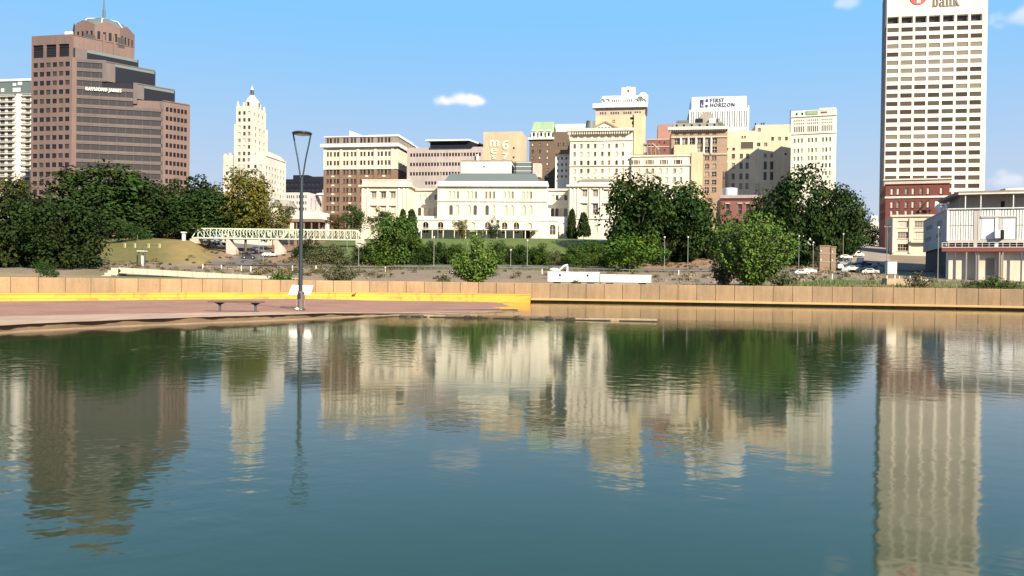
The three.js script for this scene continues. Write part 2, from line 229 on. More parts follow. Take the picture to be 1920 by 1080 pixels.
// ---------------------------------------------------------------- far bank
const cols = [
  [-500, [[200, 510], [215, 504], [235, 500], [262, 462], [290, 446], [330, 440]]],
  [100, [[200, 510], [215, 504], [235, 500], [262, 462], [290, 446], [330, 440]]],
  [205, [[200, 510], [225, 503], [238, 497], [262, 458], [285, 449], [330, 443]]],
  [270, [[200, 512], [225, 503], [238, 496], [264, 449], [285, 446], [330, 444]]],
  [350, [[200, 513], [225, 505], [238, 498], [262, 452], [285, 450], [330, 447]]],
  [395, [[200, 515], [225, 507], [240, 499], [258, 482], [285, 470], [330, 462]]],
  [460, [[200, 517], [225, 508], [245, 497], [268, 488], [290, 478], [330, 466]]],
  [530, [[200, 518], [225, 508], [245, 497], [268, 486], [290, 474], [330, 458]]],
  [590, [[200, 520], [225, 510], [248, 499], [264, 482], [290, 464], [330, 452]]],
  [660, [[200, 522], [225, 511], [250, 499], [264, 486], [285, 464], [308, 451], [330, 448]]],
  [760, [[200, 524], [225, 512], [250, 500], [264, 490], [285, 467], [308, 449], [330, 447]]],
  [1000, [[200, 526], [225, 514], [250, 502], [264, 492], [285, 468], [308, 449], [330, 447]]],
  [1130, [[200, 528], [225, 515], [250, 505], [264, 495], [285, 470], [308, 450], [330, 449]]],
  [1220, [[200, 529], [225, 516], [250, 508], [270, 498], [292, 480], [312, 468], [330, 460]]],
  [1330, [[200, 530], [225, 518], [250, 508], [270, 492], [292, 476], [312, 468], [330, 460]]],
  [1480, [[200, 531], [225, 518], [250, 508], [270, 494], [292, 482], [312, 472], [330, 464]]],
  [1600, [[200, 532], [225, 516], [250, 504], [270, 490], [292, 478], [312, 468], [330, 462]]],
  [1700, [[200, 533], [225, 514], [250, 506], [270, 492], [292, 480], [312, 472], [330, 466]]],
  [1920, [[200, 533], [225, 514], [250, 508], [270, 496], [292, 484], [312, 474], [330, 466]]],
  [2500, [[200, 533], [225, 514], [250, 508], [270, 496], [292, 484], [312, 474], [330, 466]]],
].map(([px, l]) => [sight(px, 527).x, l.map(([D, py]) => [D, at(px, py, D).y])]);
const crest = [[-500, 1.75], [60, 1.7], [150, 1.62], [560, 1.5], [620, 1.38], [1230, 1.38], [1480, 1.75], [1560, 2.05], [2600, 2.1]].map(([px, y]) => [sight(px, 527).x, y]);
const lin = (l, x) => { if (x <= l[0][0]) return l[0][1]; for (let i = 1; i < l.length; i++) if (x <= l[i][0]) return lerp(l[i - 1][1], l[i][1], (x - l[i - 1][0]) / (l[i][0] - l[i - 1][0])); return l[l.length - 1][1]; };
function farHeight(X, D) {
  const u = X / D; let i = 1; while (i < cols.length - 1 && u > cols[i][0]) i++;
  const t = sstep(0, 1, (u - cols[i - 1][0]) / (cols[i][0] - cols[i - 1][0]));
  return lerp(lin(cols[i - 1][1], D), lin(cols[i][1], D), t);
}
function height(X, D) {
  const c = lin(crest, X / D);
  if (D < 74) return lerp(1.25, c, sstep(58, 70, D));
  if (D < 200) { const f = farHeight(X, 200) - 0.4; return D < 104 ? lerp(c, -1.2, sstep(76, 102, D)) : D < 186 ? -1.2 : lerp(-1.2, f, sstep(186, 200, D)); }
  if (D > 330) return lerp(farHeight(X, 330), 18.5, sstep(330, 430, D)) + 0.3 * Math.sin(D * 0.02);
  return farHeight(X, D);
}
{
  const rows = []; for (let D = 42; D < 80; D += 1.5) rows.push(D); for (let D = 80; D < 186; D += 6) rows.push(D); for (let D = 186; D < 340; D += 2.2) rows.push(D); for (let D = 340; D < 720; D += 20) rows.push(D); rows.push(800, 1000, 1400);
  const nx = 230, pos = [], col = [], uv = [], idx = [];
  const lawn = [0.085, 0.125, 0.018], olive = [0.125, 0.115, 0.03], dry = [0.23, 0.17, 0.055], dirt = [0.26, 0.165, 0.105], cobble = [0.215, 0.165, 0.112], weeds = [0.095, 0.12, 0.03], tanGrass = [0.26, 0.195, 0.09], asph = [0.15, 0.14, 0.145];
  const mixc = (a, b, t) => a.map((v, k) => lerp(v, b[k], t));
  const pxAt = u => 960 + u * F;
  for (const D of rows) for (let i = 0; i <= nx; i++) {
    const X = (i / nx - 0.5) * 2 * Math.max(170, Math.min(D, 500) * 0.86 + 40);
    // keep the terrain's near rows behind the wall line
    pos.push(X, height(X, D) + (D > 186 && D < 330 ? (fbm(X * 0.12 + 99, D * 0.12, 4096, 61, 3) - 0.5) * 0.35 : 0), -D);
    uv.push(X, D);
    const px = pxAt(X / D), n = fbm(X * 0.05 + 300, D * 0.05 + 10, 4096, 62, 4), e = (n - 0.5) * 90;
    let c;
    if (D < 110) { c = mixc(tanGrass, weeds, clamp(sstep(1380, 1500, px + e) + 0.8 * sstep(560, 200, px) * sstep(190, 210, px + e))); c = mixc(c, tanGrass, 0.7 * sstep(0.5, 0.66, n)); }
    else if (D < 240) c = mixc(cobble, olive, 0.5 * sstep(0.52, 0.62, n) * sstep(1100, 300, px));
    else {
      c = mixc(olive, lawn, sstep(560, 640, px) * sstep(1185, 1130, px));
      c = mixc(c, dry, sstep(285, 345, px + e * 0.4) * sstep(420, 380, px));
      c = mixc(c, dirt, sstep(385, 420, px) * sstep(600, 560, px + e * 0.3));
      c = mixc(c, mixc(dirt, olive, sstep(0.5, 0.6, n) * 0.6), sstep(1160, 1215, px + e * 0.4));
      c = mixc(c, cobble, sstep(1490, 1560, px));
      if (D > 345) c = asph;
    }
    col.push(...c);
  }
  for (let j = 0; j + 1 < rows.length; j++) for (let i = 0; i < nx; i++) {
    const a = j * (nx + 1) + i, b = a + nx + 1, X = (pos[3 * a] + pos[3 * a + 3]) / 2, D = rows[j];
    if (D < 75) { const u = X / D, wt = wallCurve; const t = clamp((() => { let lo = 0, hi = 1; for (let q = 0; q < 22; q++) { const m = (lo + hi) / 2, p = wt.getPointAt(m); p.x / -p.z < u ? lo = m : hi = m; } return lo; })()), w = wt.getPointAt(t); if (D < -w.z + 0.45) continue; }
    idx.push(a, b, a + 1, b, b + 1, a + 1);
  }
  const g = new THREE.BufferGeometry(); g.setAttribute('position', new THREE.Float32BufferAttribute(pos, 3)); g.setAttribute('color', new THREE.Float32BufferAttribute(col, 3)); g.setAttribute('uv', new THREE.Float32BufferAttribute(uv, 2)); g.setIndex(idx); g.computeVertexNormals();
  structure('terrain', g, M('terrain', [1, 1, 1], { map: T.ground, vertexColors: true, roughness: 0.95, bump: 0.05 }));
}
{ // the harbour channel between the two banks
  const g = new THREE.PlaneGeometry(900, 110).rotateX(-Math.PI / 2).translate(0, -0.25, -145); boxUV(g);
  structure('harbour_water', boxUV(g), M('harbour', [0.036, 0.036, 0.025], { roughness: 0.12, ior: 1.33 }));
}
// sheets laid on the terrain
function ribbon(name, pts, w, mat, lift = 0.05, steps = 40) {   // pts: [X, D]
  const c = new THREE.CatmullRomCurve3(pts.map(([x, D]) => new THREE.Vector3(x, 0, -D)), false, 'centripetal'), pos = [], uv = [], idx = [], nw = 6;
  for (let i = 0; i <= steps; i++) { const p = c.getPointAt(i / steps), g = c.getTangentAt(i / steps); for (let j = 0; j <= nw; j++) { const o = (j / nw - 0.5) * w, x = p.x - g.z * o, z = p.z + g.x * o; pos.push(x, height(x, -z) + lift + 0.13, z); uv.push(i / steps * c.getLength(), o); } }
  for (let i = 0; i < steps; i++) for (let j = 0; j < nw; j++) { const a = i * (nw + 1) + j, b = a + nw + 1; idx.push(a, a + 1, b, b, a + 1, b + 1); }
  const g = new THREE.BufferGeometry(); g.setAttribute('position', new THREE.Float32BufferAttribute(pos, 3)); g.setAttribute('uv', new THREE.Float32BufferAttribute(uv, 2)); g.setIndex(idx); g.computeVertexNormals(); return structure(name, g, mat);
}
const XD = (px, D) => [sight(px, 527).x * D, D];
ribbon('road', [XD(395, 246), XD(520, 247), XD(700, 249), XD(960, 251), XD(1200, 252), XD(1480, 250), XD(1700, 246), XD(2000, 240)], 9, M('asphalt', [0.13, 0.12, 0.115], { map: T.ground, roughness: 0.9 }), 0.05, 120);
ribbon('road', [XD(455, 250), XD(470, 270), XD(480, 300), XD(470, 345)], 10, mats.asphalt, 0.07);
ribbon('road', [XD(1630, 236), XD(1632, 262), XD(1634, 300), XD(1636, 360), XD(1640, 460)], 12, M('street', [0.28, 0.235, 0.2], { map: T.ground, roughness: 0.9 }), 0.09);
// ---------------------------------------------------------------- building kit
const CITY = -9 * Math.PI / 180, BASE = 12;
const font = await new FontLoader().loadAsync('fonts/droid/droid_sans_bold.typeface.json');
const serif = await new FontLoader().loadAsync('fonts/droid/droid_serif_bold.typeface.json');
const geoCache = new Map();
const cached = (k, f) => { if (!geoCache.has(k)) geoCache.set(k, f()); return geoCache.get(k); };
const r5 = v => Math.max(0.05, Math.round(v * 20) / 20);
function paneGeo(w, h, arch) {
  w = r5(w); h = r5(h);
  return cached(`p${w},${h},${arch}`, () => { if (!arch) return new THREE.BoxGeometry(w, h, 0.06); const s = new THREE.Shape(); s.moveTo(-w / 2, -h / 2); s.lineTo(w / 2, -h / 2); s.lineTo(w / 2, h / 2 - w / 2); s.absarc(0, h / 2 - w / 2, w / 2, 0, Math.PI); s.lineTo(-w / 2, -h / 2); return new THREE.ExtrudeGeometry(s, { depth: 0.06, bevelEnabled: false, curveSegments: 6 }).translate(0, 0, -0.03); });
}
function frameGeo(w, h, nx, ny) {   // outer frame and glazing bars
  w = r5(w); h = r5(h);
  return cached(`f${w},${h},${nx},${ny}`, () => { const b = 0.09, l = []; for (let i = 0; i <= nx; i++) { const x = lerp(-w / 2 + b / 2, w / 2 - b / 2, i / nx); l.push(boxGeo(x - b / 2, x + b / 2, -h / 2, h / 2, 0.03, 0.1)); } for (let j = 0; j <= ny; j++) { const y = lerp(-h / 2 + b / 2, h / 2 - b / 2, j / ny); l.push(boxGeo(-w / 2, w / 2, y - b / 2, y + b / 2, 0.031, 0.098)); } return merge(l); });
}
class Face {   // one upright side of a building, from p0 to p1 ([x, z] in the building's frame), seen with p0 on the left
  constructor(g, p0, p1) { this.g = g; this.p0 = p0; this.L = Math.hypot(p1[0] - p0[0], p1[1] - p0[1]); this.ax = (p1[0] - p0[0]) / this.L; this.az = (p1[1] - p0[1]) / this.L; this.nx = -this.az; this.nz = this.ax; this.ang = Math.atan2(-this.az, this.ax); }
  hit(px, py, n = 0) {
    const inv = new THREE.Matrix4().copy(this.g.matrix).invert(), o = camera.position.clone().applyMatrix4(inv), d = sight(px, py).transformDirection(inv);
    const cx = this.p0[0] + this.nx * n, cz = this.p0[1] + this.nz * n, t = ((cx - o.x) * this.nx + (cz - o.z) * this.nz) / (d.x * this.nx + d.z * this.nz);
    const x = o.x + d.x * t, y = o.y + d.y * t, z = o.z + d.z * t; return [(x - this.p0[0]) * this.ax + (z - this.p0[1]) * this.az, y];
  }
  a(px, py = 400, n = 0) { return this.hit(px, py, n)[0]; }
  y(py, px, n = 0) { return this.hit(px, py, n)[1]; }
  put(m, a, y, n) { m.position.set(this.p0[0] + this.ax * a + this.nx * n, y, this.p0[1] + this.az * a + this.nz * n); m.rotation.y = this.ang; return m; }
  box(name, mat, a0, a1, y0, y1, n0, n1) { const m = mesh(name, boxUV(boxGeo(a0, a1, y0, y1, n0, n1)), mat, this.g); return this.put(m, 0, 0, 0); }
  pbox(name, mat, pl, pt, pr, pb, n0, n1, ref) { const q = ref ?? pl; return this.box(name, mat, this.a(pl, pt, n1), this.a(pr, pt, n1), this.y(pb, q, n1), this.y(pt, q, n1), n0, n1); }
  wall(mat, a0, a1, y0, y1, ops, o = {}) {
    const t = o.t ?? 0.45, s = new THREE.Shape(); s.moveTo(a0, y0); s.lineTo(a1, y0);
    if (o.gable) s.lineTo(a1, y1), s.lineTo((a0 + a1) / 2, y1 + o.gable), s.lineTo(a0, y1); else { s.lineTo(a1, y1); s.lineTo(a0, y1); }
    for (const w of ops) { if (w.hidden || w.x - w.w / 2 < a0 + 0.02 || w.x + w.w / 2 > a1 - 0.02 || w.y - w.h / 2 < y0 + 0.02 || w.y + w.h / 2 > y1 - 0.02) { w.skip = true; continue; } const h = new THREE.Path(), l = w.x - w.w / 2, r = w.x + w.w / 2, b = w.y - w.h / 2, tp = w.y + w.h / 2; h.moveTo(l, b); if (w.arch) { h.lineTo(l, tp - w.w / 2); h.absarc(w.x, tp - w.w / 2, w.w / 2, Math.PI, 0, true); h.lineTo(r, b); } else { h.lineTo(l, tp); h.lineTo(r, tp); h.lineTo(r, b); } s.holes.push(h); }
    const g = new THREE.ExtrudeGeometry(s, { depth: t, bevelEnabled: false, curveSegments: 6 });
    const m = mesh(o.name || 'wall', g, mat, this.g); this.put(m, 0, 0, (o.n ?? 0) - t);
    const glass = o.glass || ['glassdark'], R = rng(Math.round(a1 * 77 + y1 * 31));
    for (const w of ops) {
      if (w.skip) continue; const key = w.mat || glass[Math.floor(R() * glass.length)];
      const p = mesh('window', paneGeo(w.w + 0.04, w.h + 0.04, w.arch), mats[key], this.g); this.put(p, w.x, w.y, (o.n ?? 0) - t * (o.deep ?? 0.8));
      if (o.frame) mesh('frame', frameGeo(w.w, w.h, ...o.frame), mats[o.frameMat || 'pale'], p);
      if (o.sill) { const sl = mesh('sill', cached(`s${r5(w.w)}`, () => new THREE.BoxGeometry(r5(w.w) + 0.3, 0.16, t * 0.8 + 0.2)), mat, p); sl.position.set(0, -w.h / 2 - 0.08, t * 0.4 + 0.1); }
    }
    return m;
  }
  grid(pxs, pys, w, h, o = {}) {   // centres and sizes in photo pixels
    const rp = o.refpx ?? pxs[0], ry = o.refpy ?? pys[0], out = [];
    pys.forEach((py, j) => { const y1 = this.y(py - h / 2, rp), y0 = this.y(py + h / 2, rp); pxs.forEach((px, i) => { const a0 = this.a(px - w / 2, ry), a1 = this.a(px + w / 2, ry); out.push({ x: (a0 + a1) / 2, y: (y0 + y1) / 2, w: a1 - a0, h: y1 - y0, arch: o.arch, i, j, mat: o.mat ? o.mat(i, j) : undefined }); }); });
    return out;
  }
  text(str, fnt, mat, pl, pr, pyBase, pyTop, name, n = 0.05, depth = 0.25) {   // lettering fitted between two columns
    const g = new TextGeometry(str, { font: fnt, size: 1, depth: 1, curveSegments: 4 }); g.computeBoundingBox(); const bb = g.boundingBox;
    const a0 = this.a(pl, pyBase, n), a1 = this.a(pr, pyBase, n), y0 = this.y(pyBase, pl, n), y1 = this.y(pyTop, pl, n);
    g.translate(-bb.min.x, -bb.min.y, 0).scale((a1 - a0) / (bb.max.x - bb.min.x), (y1 - y0) / (bb.max.y - bb.min.y), depth); return this.put(mesh(name, g, mat, this.g), a0, y0, n);
  }
}
function building(name, label, px, D, turn = CITY, base = BASE, category = 'building') {
  const s = sight(px, 400), g = thing(name, label, category, [s.x * D, base, -D], turn); g.updateMatrix(); g.updateMatrixWorld();
  g.face = (p0, p1) => new Face(g, p0, p1); return g;
}
function prism(g, name, mat, pts, y0, y1) {   // pts: [x, z]
  const s = new THREE.Shape(pts.map(([x, z]) => new THREE.Vector2(x, -z))); return mesh(name, boxUV(new THREE.ExtrudeGeometry(s, { depth: y1 - y0, bevelEnabled: false }).rotateX(-Math.PI / 2).translate(0, y0, 0)), mat, g);
}
// plain block: body with roof and parapet; front, right and left sides get wall skins when they have openings
function block(g, o) {
  const { W, dep, H, mat } = o, x0 = o.x0 ?? 0, z0 = o.z0 ?? 0, y0 = o.y0 ?? 0, t = 0.45;
  const f = g.face([x0, z0], [x0 + W, z0]), r = g.face([x0 + W, z0 - t], [x0 + W, z0 - dep]), l = g.face([x0, z0 - dep], [x0, z0 - t]);
  prism(g, 'body', o.bodyMat || mat, [[x0 + (o.left ? t : 0), z0 - t], [x0 + W - (o.right ? t : 0), z0 - t], [x0 + W - (o.right ? t : 0), z0 - dep], [x0 + (o.left ? t : 0), z0 - dep]], y0, H - 0.5);
  if (o.parapet !== false) { const b = 0.3; mesh('parapet', boxUV(merge([boxGeo(x0, x0 + W, H - 0.5, H, z0 - t - b, z0 - t - 0.003), boxGeo(x0, x0 + b, H - 0.5, H, z0 - dep, z0 - t - b), boxGeo(x0 + W - b, x0 + W, H - 0.5, H, z0 - dep, z0 - t - b)])), mat, g); }
  const wo = { glass: o.glass, frame: o.frame, sill: o.sill, frameMat: o.frameMat };
  if (o.front) f.wall(mat, 0, W, y0, H, o.front(f), wo); else f.wall(mat, 0, W, y0, H, []);
  if (o.right) r.wall(mat, 0, dep - t, y0, H - 0.5, o.right(r), { ...wo, name: 'side_wall' });
  if (o.left) l.wall(mat, 0, dep - t, y0, H - 0.5, o.left(l), { ...wo, name: 'side_wall' });
  return { f, r, l };
}
const seq = (a, n, d) => Array.from({ length: n }, (_, i) => a + i * d);
function rooftop(g, name, mat, x0, x1, y0, h, z0, z1) { return mesh(name, boxUV(boxGeo(x0, x1, y0, y0 + h, z1, z0)), mat, g); }
function dentils(f, a0, a1, y, h, w, n1, mat) { const l = [], n = Math.floor((a1 - a0) / (2 * w)); for (let i = 0; i < n; i++) l.push(boxGeo(a0 + i * 2 * w, a0 + i * 2 * w + w, y, y + h, 0.004, n1)); f.put(mesh('dentils', merge(l), mat, f.g), 0, 0, 0); }
// ---------------------------------------------------------------- skyline, left to right
{ // white balcony tower at the picture's left edge
  const g = building('apartment_tower', 'white apartment tower with stacked balconies behind the brown stepped tower', -48, 520), f0 = g.face([0, 0], [40, 0]);
  const W = f0.a(66), H = f0.y(180, 20), rows = seq(186.5, 16, 10.75);
  const { f } = block(g, { W, dep: 24, H, mat: mats.ivory, glass: ['glassdark', 'glassblue', 'glassbrown', 'blindgrey'], front: f => f.grid([-30, -12, 5, 19, 44, 52], rows, 9, 6.5) });
  f.pbox('pier', mats.white, 30.5, 176, 37.5, 420, 0.0, 1.7, 20);
  for (const py of seq(180.5, 17, 10.75)) { const y = f.y(py, 20); for (const [a, b] of [[-44, 28], [39, 62]]) { f.box('balcony', mats.white, f.a(a), f.a(b), y - 0.35, y, 0.003, 1.5); f.box('railing', mats.pale, f.a(a), f.a(b), y + 0.85, y + 1.0, 1.4, 1.5); } }
  rooftop(g, 'penthouse', mats.slate, 1, W - 1, H, f.y(152, 20) - H, -1, -20); f.pbox('fascia', mats.pale, -46, 148, 57, 152, -1.2, -0.4, 20); for (const [a, b, c, d] of [[24, 156, 30, 161], [33.5, 154, 41, 160], [24, 165, 38, 172], [2, 165.5, 7.5, 172]]) f.pbox('roof_panel', mats.paintwhite, a, c > 10 ? b : b, c, d, -0.9, -0.75, 20);
}
{ // brown granite office tower stepping down to the right, octagonal crown with a mast
  const g = building('office_tower', 'brown granite office tower stepping down rightwards under an octagonal crown', 57, 426, 0);
  const A = [0, 0], f0 = g.face([0, 0], [30, 0.0]);
  const inv = (px, D) => { const s = sight(px, 400), o = g.position; return [s.x * D - o.x, -D - o.z]; };
  const Bp = inv(133, 421), C = inv(305, 431);
  const fAB = g.face(A, Bp), fBC = g.face(Bp, C), d45 = [Math.SQRT1_2, -Math.SQRT1_2];
  const far = (E, px) => { const u = sight(px, 400).x, o = g.position, X = E[0] + o.x, D = -(E[1] + o.z), k = (u * D - X) / (d45[0] - u * d45[0]); return [E[0] + d45[0] * k, E[1] - d45[0] * k]; };   // where the 45 degree side meets that column
  const onBC = px => { const a = fBC.a(px, 300); return [Bp[0] + fBC.ax * a, Bp[1] + fBC.az * a]; };
  const gran = mats.granite, pale = mats.granitepale;
  const yTop = fAB.y(66, 95), yLouv0 = fAB.y(109, 95), y1 = fBC.y(189.5, 300), t = 0.5;
  const D1 = far(C, 353.5), back = z => [[C[0] + 6, -62], [2, -52]];
  const inset = (P, k = 0.6) => [P[0] + (20 - P[0]) * 0.0, P[1] - k];
  // tiers
  const E2 = onBC(199), E3 = onBC(257), F2 = far(E2, 288), F3 = far(E3, 325), E1 = onBC(141), F1 = far(E1, 256);
  const y2 = fBC.y(157.5, 256), y3 = fBC.y(116.5, 199), y4 = fBC.y(89, 141);
  const tier = (name, mat, E, Fp, ya, yb, pxF) => prism(g, name, mat, [[A[0] + 0.5, -0.6], [Bp[0], Bp[1] - 0.7], inset(E, 0.8), inset(Fp, 0.8), inv(pxF, 484), [2, -50]], ya, yb);
  tier('body', gran, C, D1, 0, y1, 350); tier('setback', mats.darkpanel, E3, F3, y1, y2, 321); tier('setback', mats.darkpanel, E2, F2, y2, y3, 284); tier('setback', mats.darkpanel, E1, F1, y3, y4, 252);
  for (const [E, Fp, yy] of [[C, D1, y1], [E3, F3, y2], [E2, F2, y3]]) { const f = g.face(E, Fp); f.box('coping', pale, -0.3, f.L, yy - 0.003, yy + 0.5, -0.5, 0.35); }
  // left, punched windows
  const rowsL = seq(121.6, 17, 17.05);
  fAB.wall(gran, 0, fAB.L, 0, yLouv0, fAB.grid(seq(65.6, 6, 11.95), rowsL, 8.6, 8.8, { refpx: 95, refpy: 250 }), { t, glass: ['glassdark', 'glassdark', 'glassbrown'], deep: 0.9 });
  fAB.wall(gran, 0, fAB.L, yLouv0 + 0.004, yTop, fAB.grid([71.3, 95.6, 119.6], [95.5], 19.6, 24, { refpx: 95, mat: () => 'louver' }), { t: 1.0, deep: 0.9 });
  for (const w of fAB.grid([71.3, 95.6, 119.6], [95.5], 19.6, 24, { refpx: 95 })) for (let k = 0; k < 7; k++) fAB.box('louvre', mats.navy, w.x - w.w / 2, w.x + w.w / 2, w.y - w.h / 2 + (k + 0.3) * w.h / 7, w.y - w.h / 2 + (k + 0.55) * w.h / 7, -0.8, -0.55);
  prism(g, 'upper_body', gran, [[0.5, -1.05], [Bp[0], Bp[1] - 1.05], far([Bp[0], Bp[1] - 1.05], 249.5), inv(245, 482), [2, -48]], y4 + 0.01, yTop - 0.3);
  { const f = g.face([Bp[0] - 0.2, Bp[1] - 0.9], far([Bp[0], Bp[1] - 1.05], 249.5)); f.box('cornice', gran, 0, f.L, yTop - 0.3, yTop, -1, 0.3);
    f.pbox('opening', mats.louver, 158, 64.5, 179, 71, -0.2, 0.06, 168); f.pbox('opening', mats.louver, 221, 71, 233.5, 90, -0.2, 0.06, 227); f.pbox('pilaster', gran, 193, 64, 197, 100, 0.0, 0.5, 195); f.pbox('pilaster', gran, 213, 66, 216, 104, 0.0, 0.5, 214); }
  // middle, ribbon windows between granite bands, stepping with the setbacks
  const bandT = seq(109.2, 16, 17.05);
  bandT.forEach((py, k) => {
    const end = py < 144 ? 199 : py < 187 ? 257 : 305, a1 = fBC.a(end, py), yA = fBC.y(py, 139), yB = fBC.y(py + 6.3, 139), yC = fBC.y(py + 17.05, 139);
    fBC.box('band', pale, 2.3, a1 - 0.01, yB, yA, -0.7, 0.12); fBC.box('band_groove', gran, 2.3, a1 - 0.02, (yA + yB) / 2 - 0.12, (yA + yB) / 2 + 0.12, 0.12, 0.2);
    fBC.box('ribbon_window', mats.greyglass, 2.3, a1 - (end < 305 ? 1.9 : 1.2), yC, yB, -0.7, -0.25);
    for (let a = 5; a < a1 - 3; a += 4.2) fBC.box('mullion', pale, a - 0.06, a + 0.06, yC, yB, -0.25, -0.17);
  });
  for (const [px, pa, pb] of [[195.6, 109, 148], [253.6, 148, 188]]) fBC.pbox('pier', pale, px - 3.6, pa, px + 3.6, pb, -0.6, 0.3, 139);
  fBC.box('pier', gran, 0.004, 2.3, 0, yLouv0, -0.7, 0.1); fBC.box('pier', pale, fBC.L - 1.2, fBC.L, 0, y1, -0.7, 0.12);
  for (const [E, Fp, a, b] of [[E1, F1, y3, y4], [E2, F2, y2, y3], [E3, F3, y1, y2]]) { const f = g.face(E, Fp); f.box('corner_panel', pale, -0.4, f.L * 0.17, a + 0.5, b - 0.01, -0.9, 0.05); f.box('ribbon_window', mats.navy, f.L * 0.17, f.L - 0.3, a + 0.6, b - 1.6, -0.9, 0.02); f.box('fascia', mats.slate, f.L * 0.17, f.L - 0.2, b - 1.6, b - 0.02, -0.9, 0.1); for (let q = 1; q < 16; q++) f.box('mullion', mats.darkpanel, f.L * (0.17 + 0.052 * q), f.L * (0.17 + 0.052 * q) + 0.12, a + 0.6, b - 1.6, 0.02, 0.1); }
  fBC.text('RAYMOND JAMES', font, M('signwhite', [0.666, 0.666, 0.666], { roughness: 0.5 }), 161, 228, 171.2, 163.2, 'lettering', 0.3, 0.4);
  // right, punched windows on the 45 degree side
  const fCD = g.face(C, D1); fCD.wall(gran, 0, fCD.L, 0, y1, fCD.grid([313, 320.3, 327.4, 334.3, 341, 347.6], seq(205, 12, 16.75), 4.9, 8.2, { refpx: 313, refpy: 260 }), { t, deep: 0.9 });
  // crown
  const c0 = inv(192, 452), oct = (r, k) => Array.from({ length: 8 }, (_, i) => { const a = Math.PI / 8 + i * Math.PI / 4 + k; return [c0[0] + r * Math.cos(a), c0[1] - r * Math.sin(a)]; });
  const rO = 16.2, yc0 = yTop - 0.3, fc = g.face([c0[0] - rO, c0[1] + rO], [c0[0] + rO, c0[1] + rO]), yE = fc.y(45, 192);
  const pts = oct(rO, -Math.PI / 16); prism(g, 'crown', pale, oct(rO - 0.6, -Math.PI / 16), yc0, yE);
  for (let i = 0; i < 8; i++) { const p = pts[i], q = pts[(i + 7) % 8], mid = [(p[0] + q[0]) / 2 - c0[0], (p[1] + q[1]) / 2 - c0[1]]; if (mid[1] < -2) continue; const f = g.face(p, q), flip = mid[0] * f.nx + mid[1] * f.nz < 0, ff = flip ? g.face(q, p) : f; const n = i % 2 ? 4 : 4, ops = seq(0, n, 1).map(k => ({ x: ff.L * (0.16 + k * 0.226), y: lerp(yc0, yE, 0.45), w: ff.L * 0.11, h: (yE - yc0) * 0.42 })); ff.wall(gran, 0, ff.L, yc0, yE, ops, { t: 0.5, name: 'crown_wall', gable: 2.6 }); }
  mesh('dome', new THREE.LatheGeometry([[rO * 0.93, yE], [rO * 0.86, yE + 2.4], [rO * 0.66, yE + 4.8], [rO * 0.38, yE + 6.6], [1.4, yE + 7.9], [0.8, yE + 8.2]].map(p => new THREE.Vector2(...p)), 8).translate(c0[0], 0, c0[1]), mats.slate, g);
  for (let i = 0; i < 8; i++) { const a = i * Math.PI / 4 + Math.PI / 8; mesh('roof_rib', merge([bar([c0[0] + rO * 0.9 * Math.sin(a), yE + 0.8, c0[1] + rO * 0.9 * Math.cos(a)], [c0[0] + rO * 0.66 * Math.sin(a), yE + 4.9, c0[1] + rO * 0.66 * Math.cos(a)], 0.28), bar([c0[0] + rO * 0.66 * Math.sin(a), yE + 4.9, c0[1] + rO * 0.66 * Math.cos(a)], [c0[0], yE + 8.2, c0[1]], 0.28)]), mats.pale, g); }
  mesh('mast', merge([bar([c0[0], yE + 7, c0[1]], [c0[0], yE + 13, c0[1]], 0.75, 8), bar([c0[0], yE + 13, c0[1]], [c0[0], yE + 24, c0[1]], [0.45, 0.2], 8)]), mats.steelgrey, g);
  mesh('roof_plant', merge([boxGeo(c0[0] - 17.5, c0[0] - 13, yc0 + 6, yc0 + 8.5, c0[1] + 4, c0[1] + 8), boxGeo(c0[0] - 19, c0[0] - 16.5, yc0, yc0 + 2.4, c0[1] + 6, c0[1] + 8), bar([c0[0] - 16.8, yc0, c0[1] + 6], [c0[0] - 16.8, yc0 + 6, c0[1] + 6], 0.25)]), mats.paintwhite, g);
}
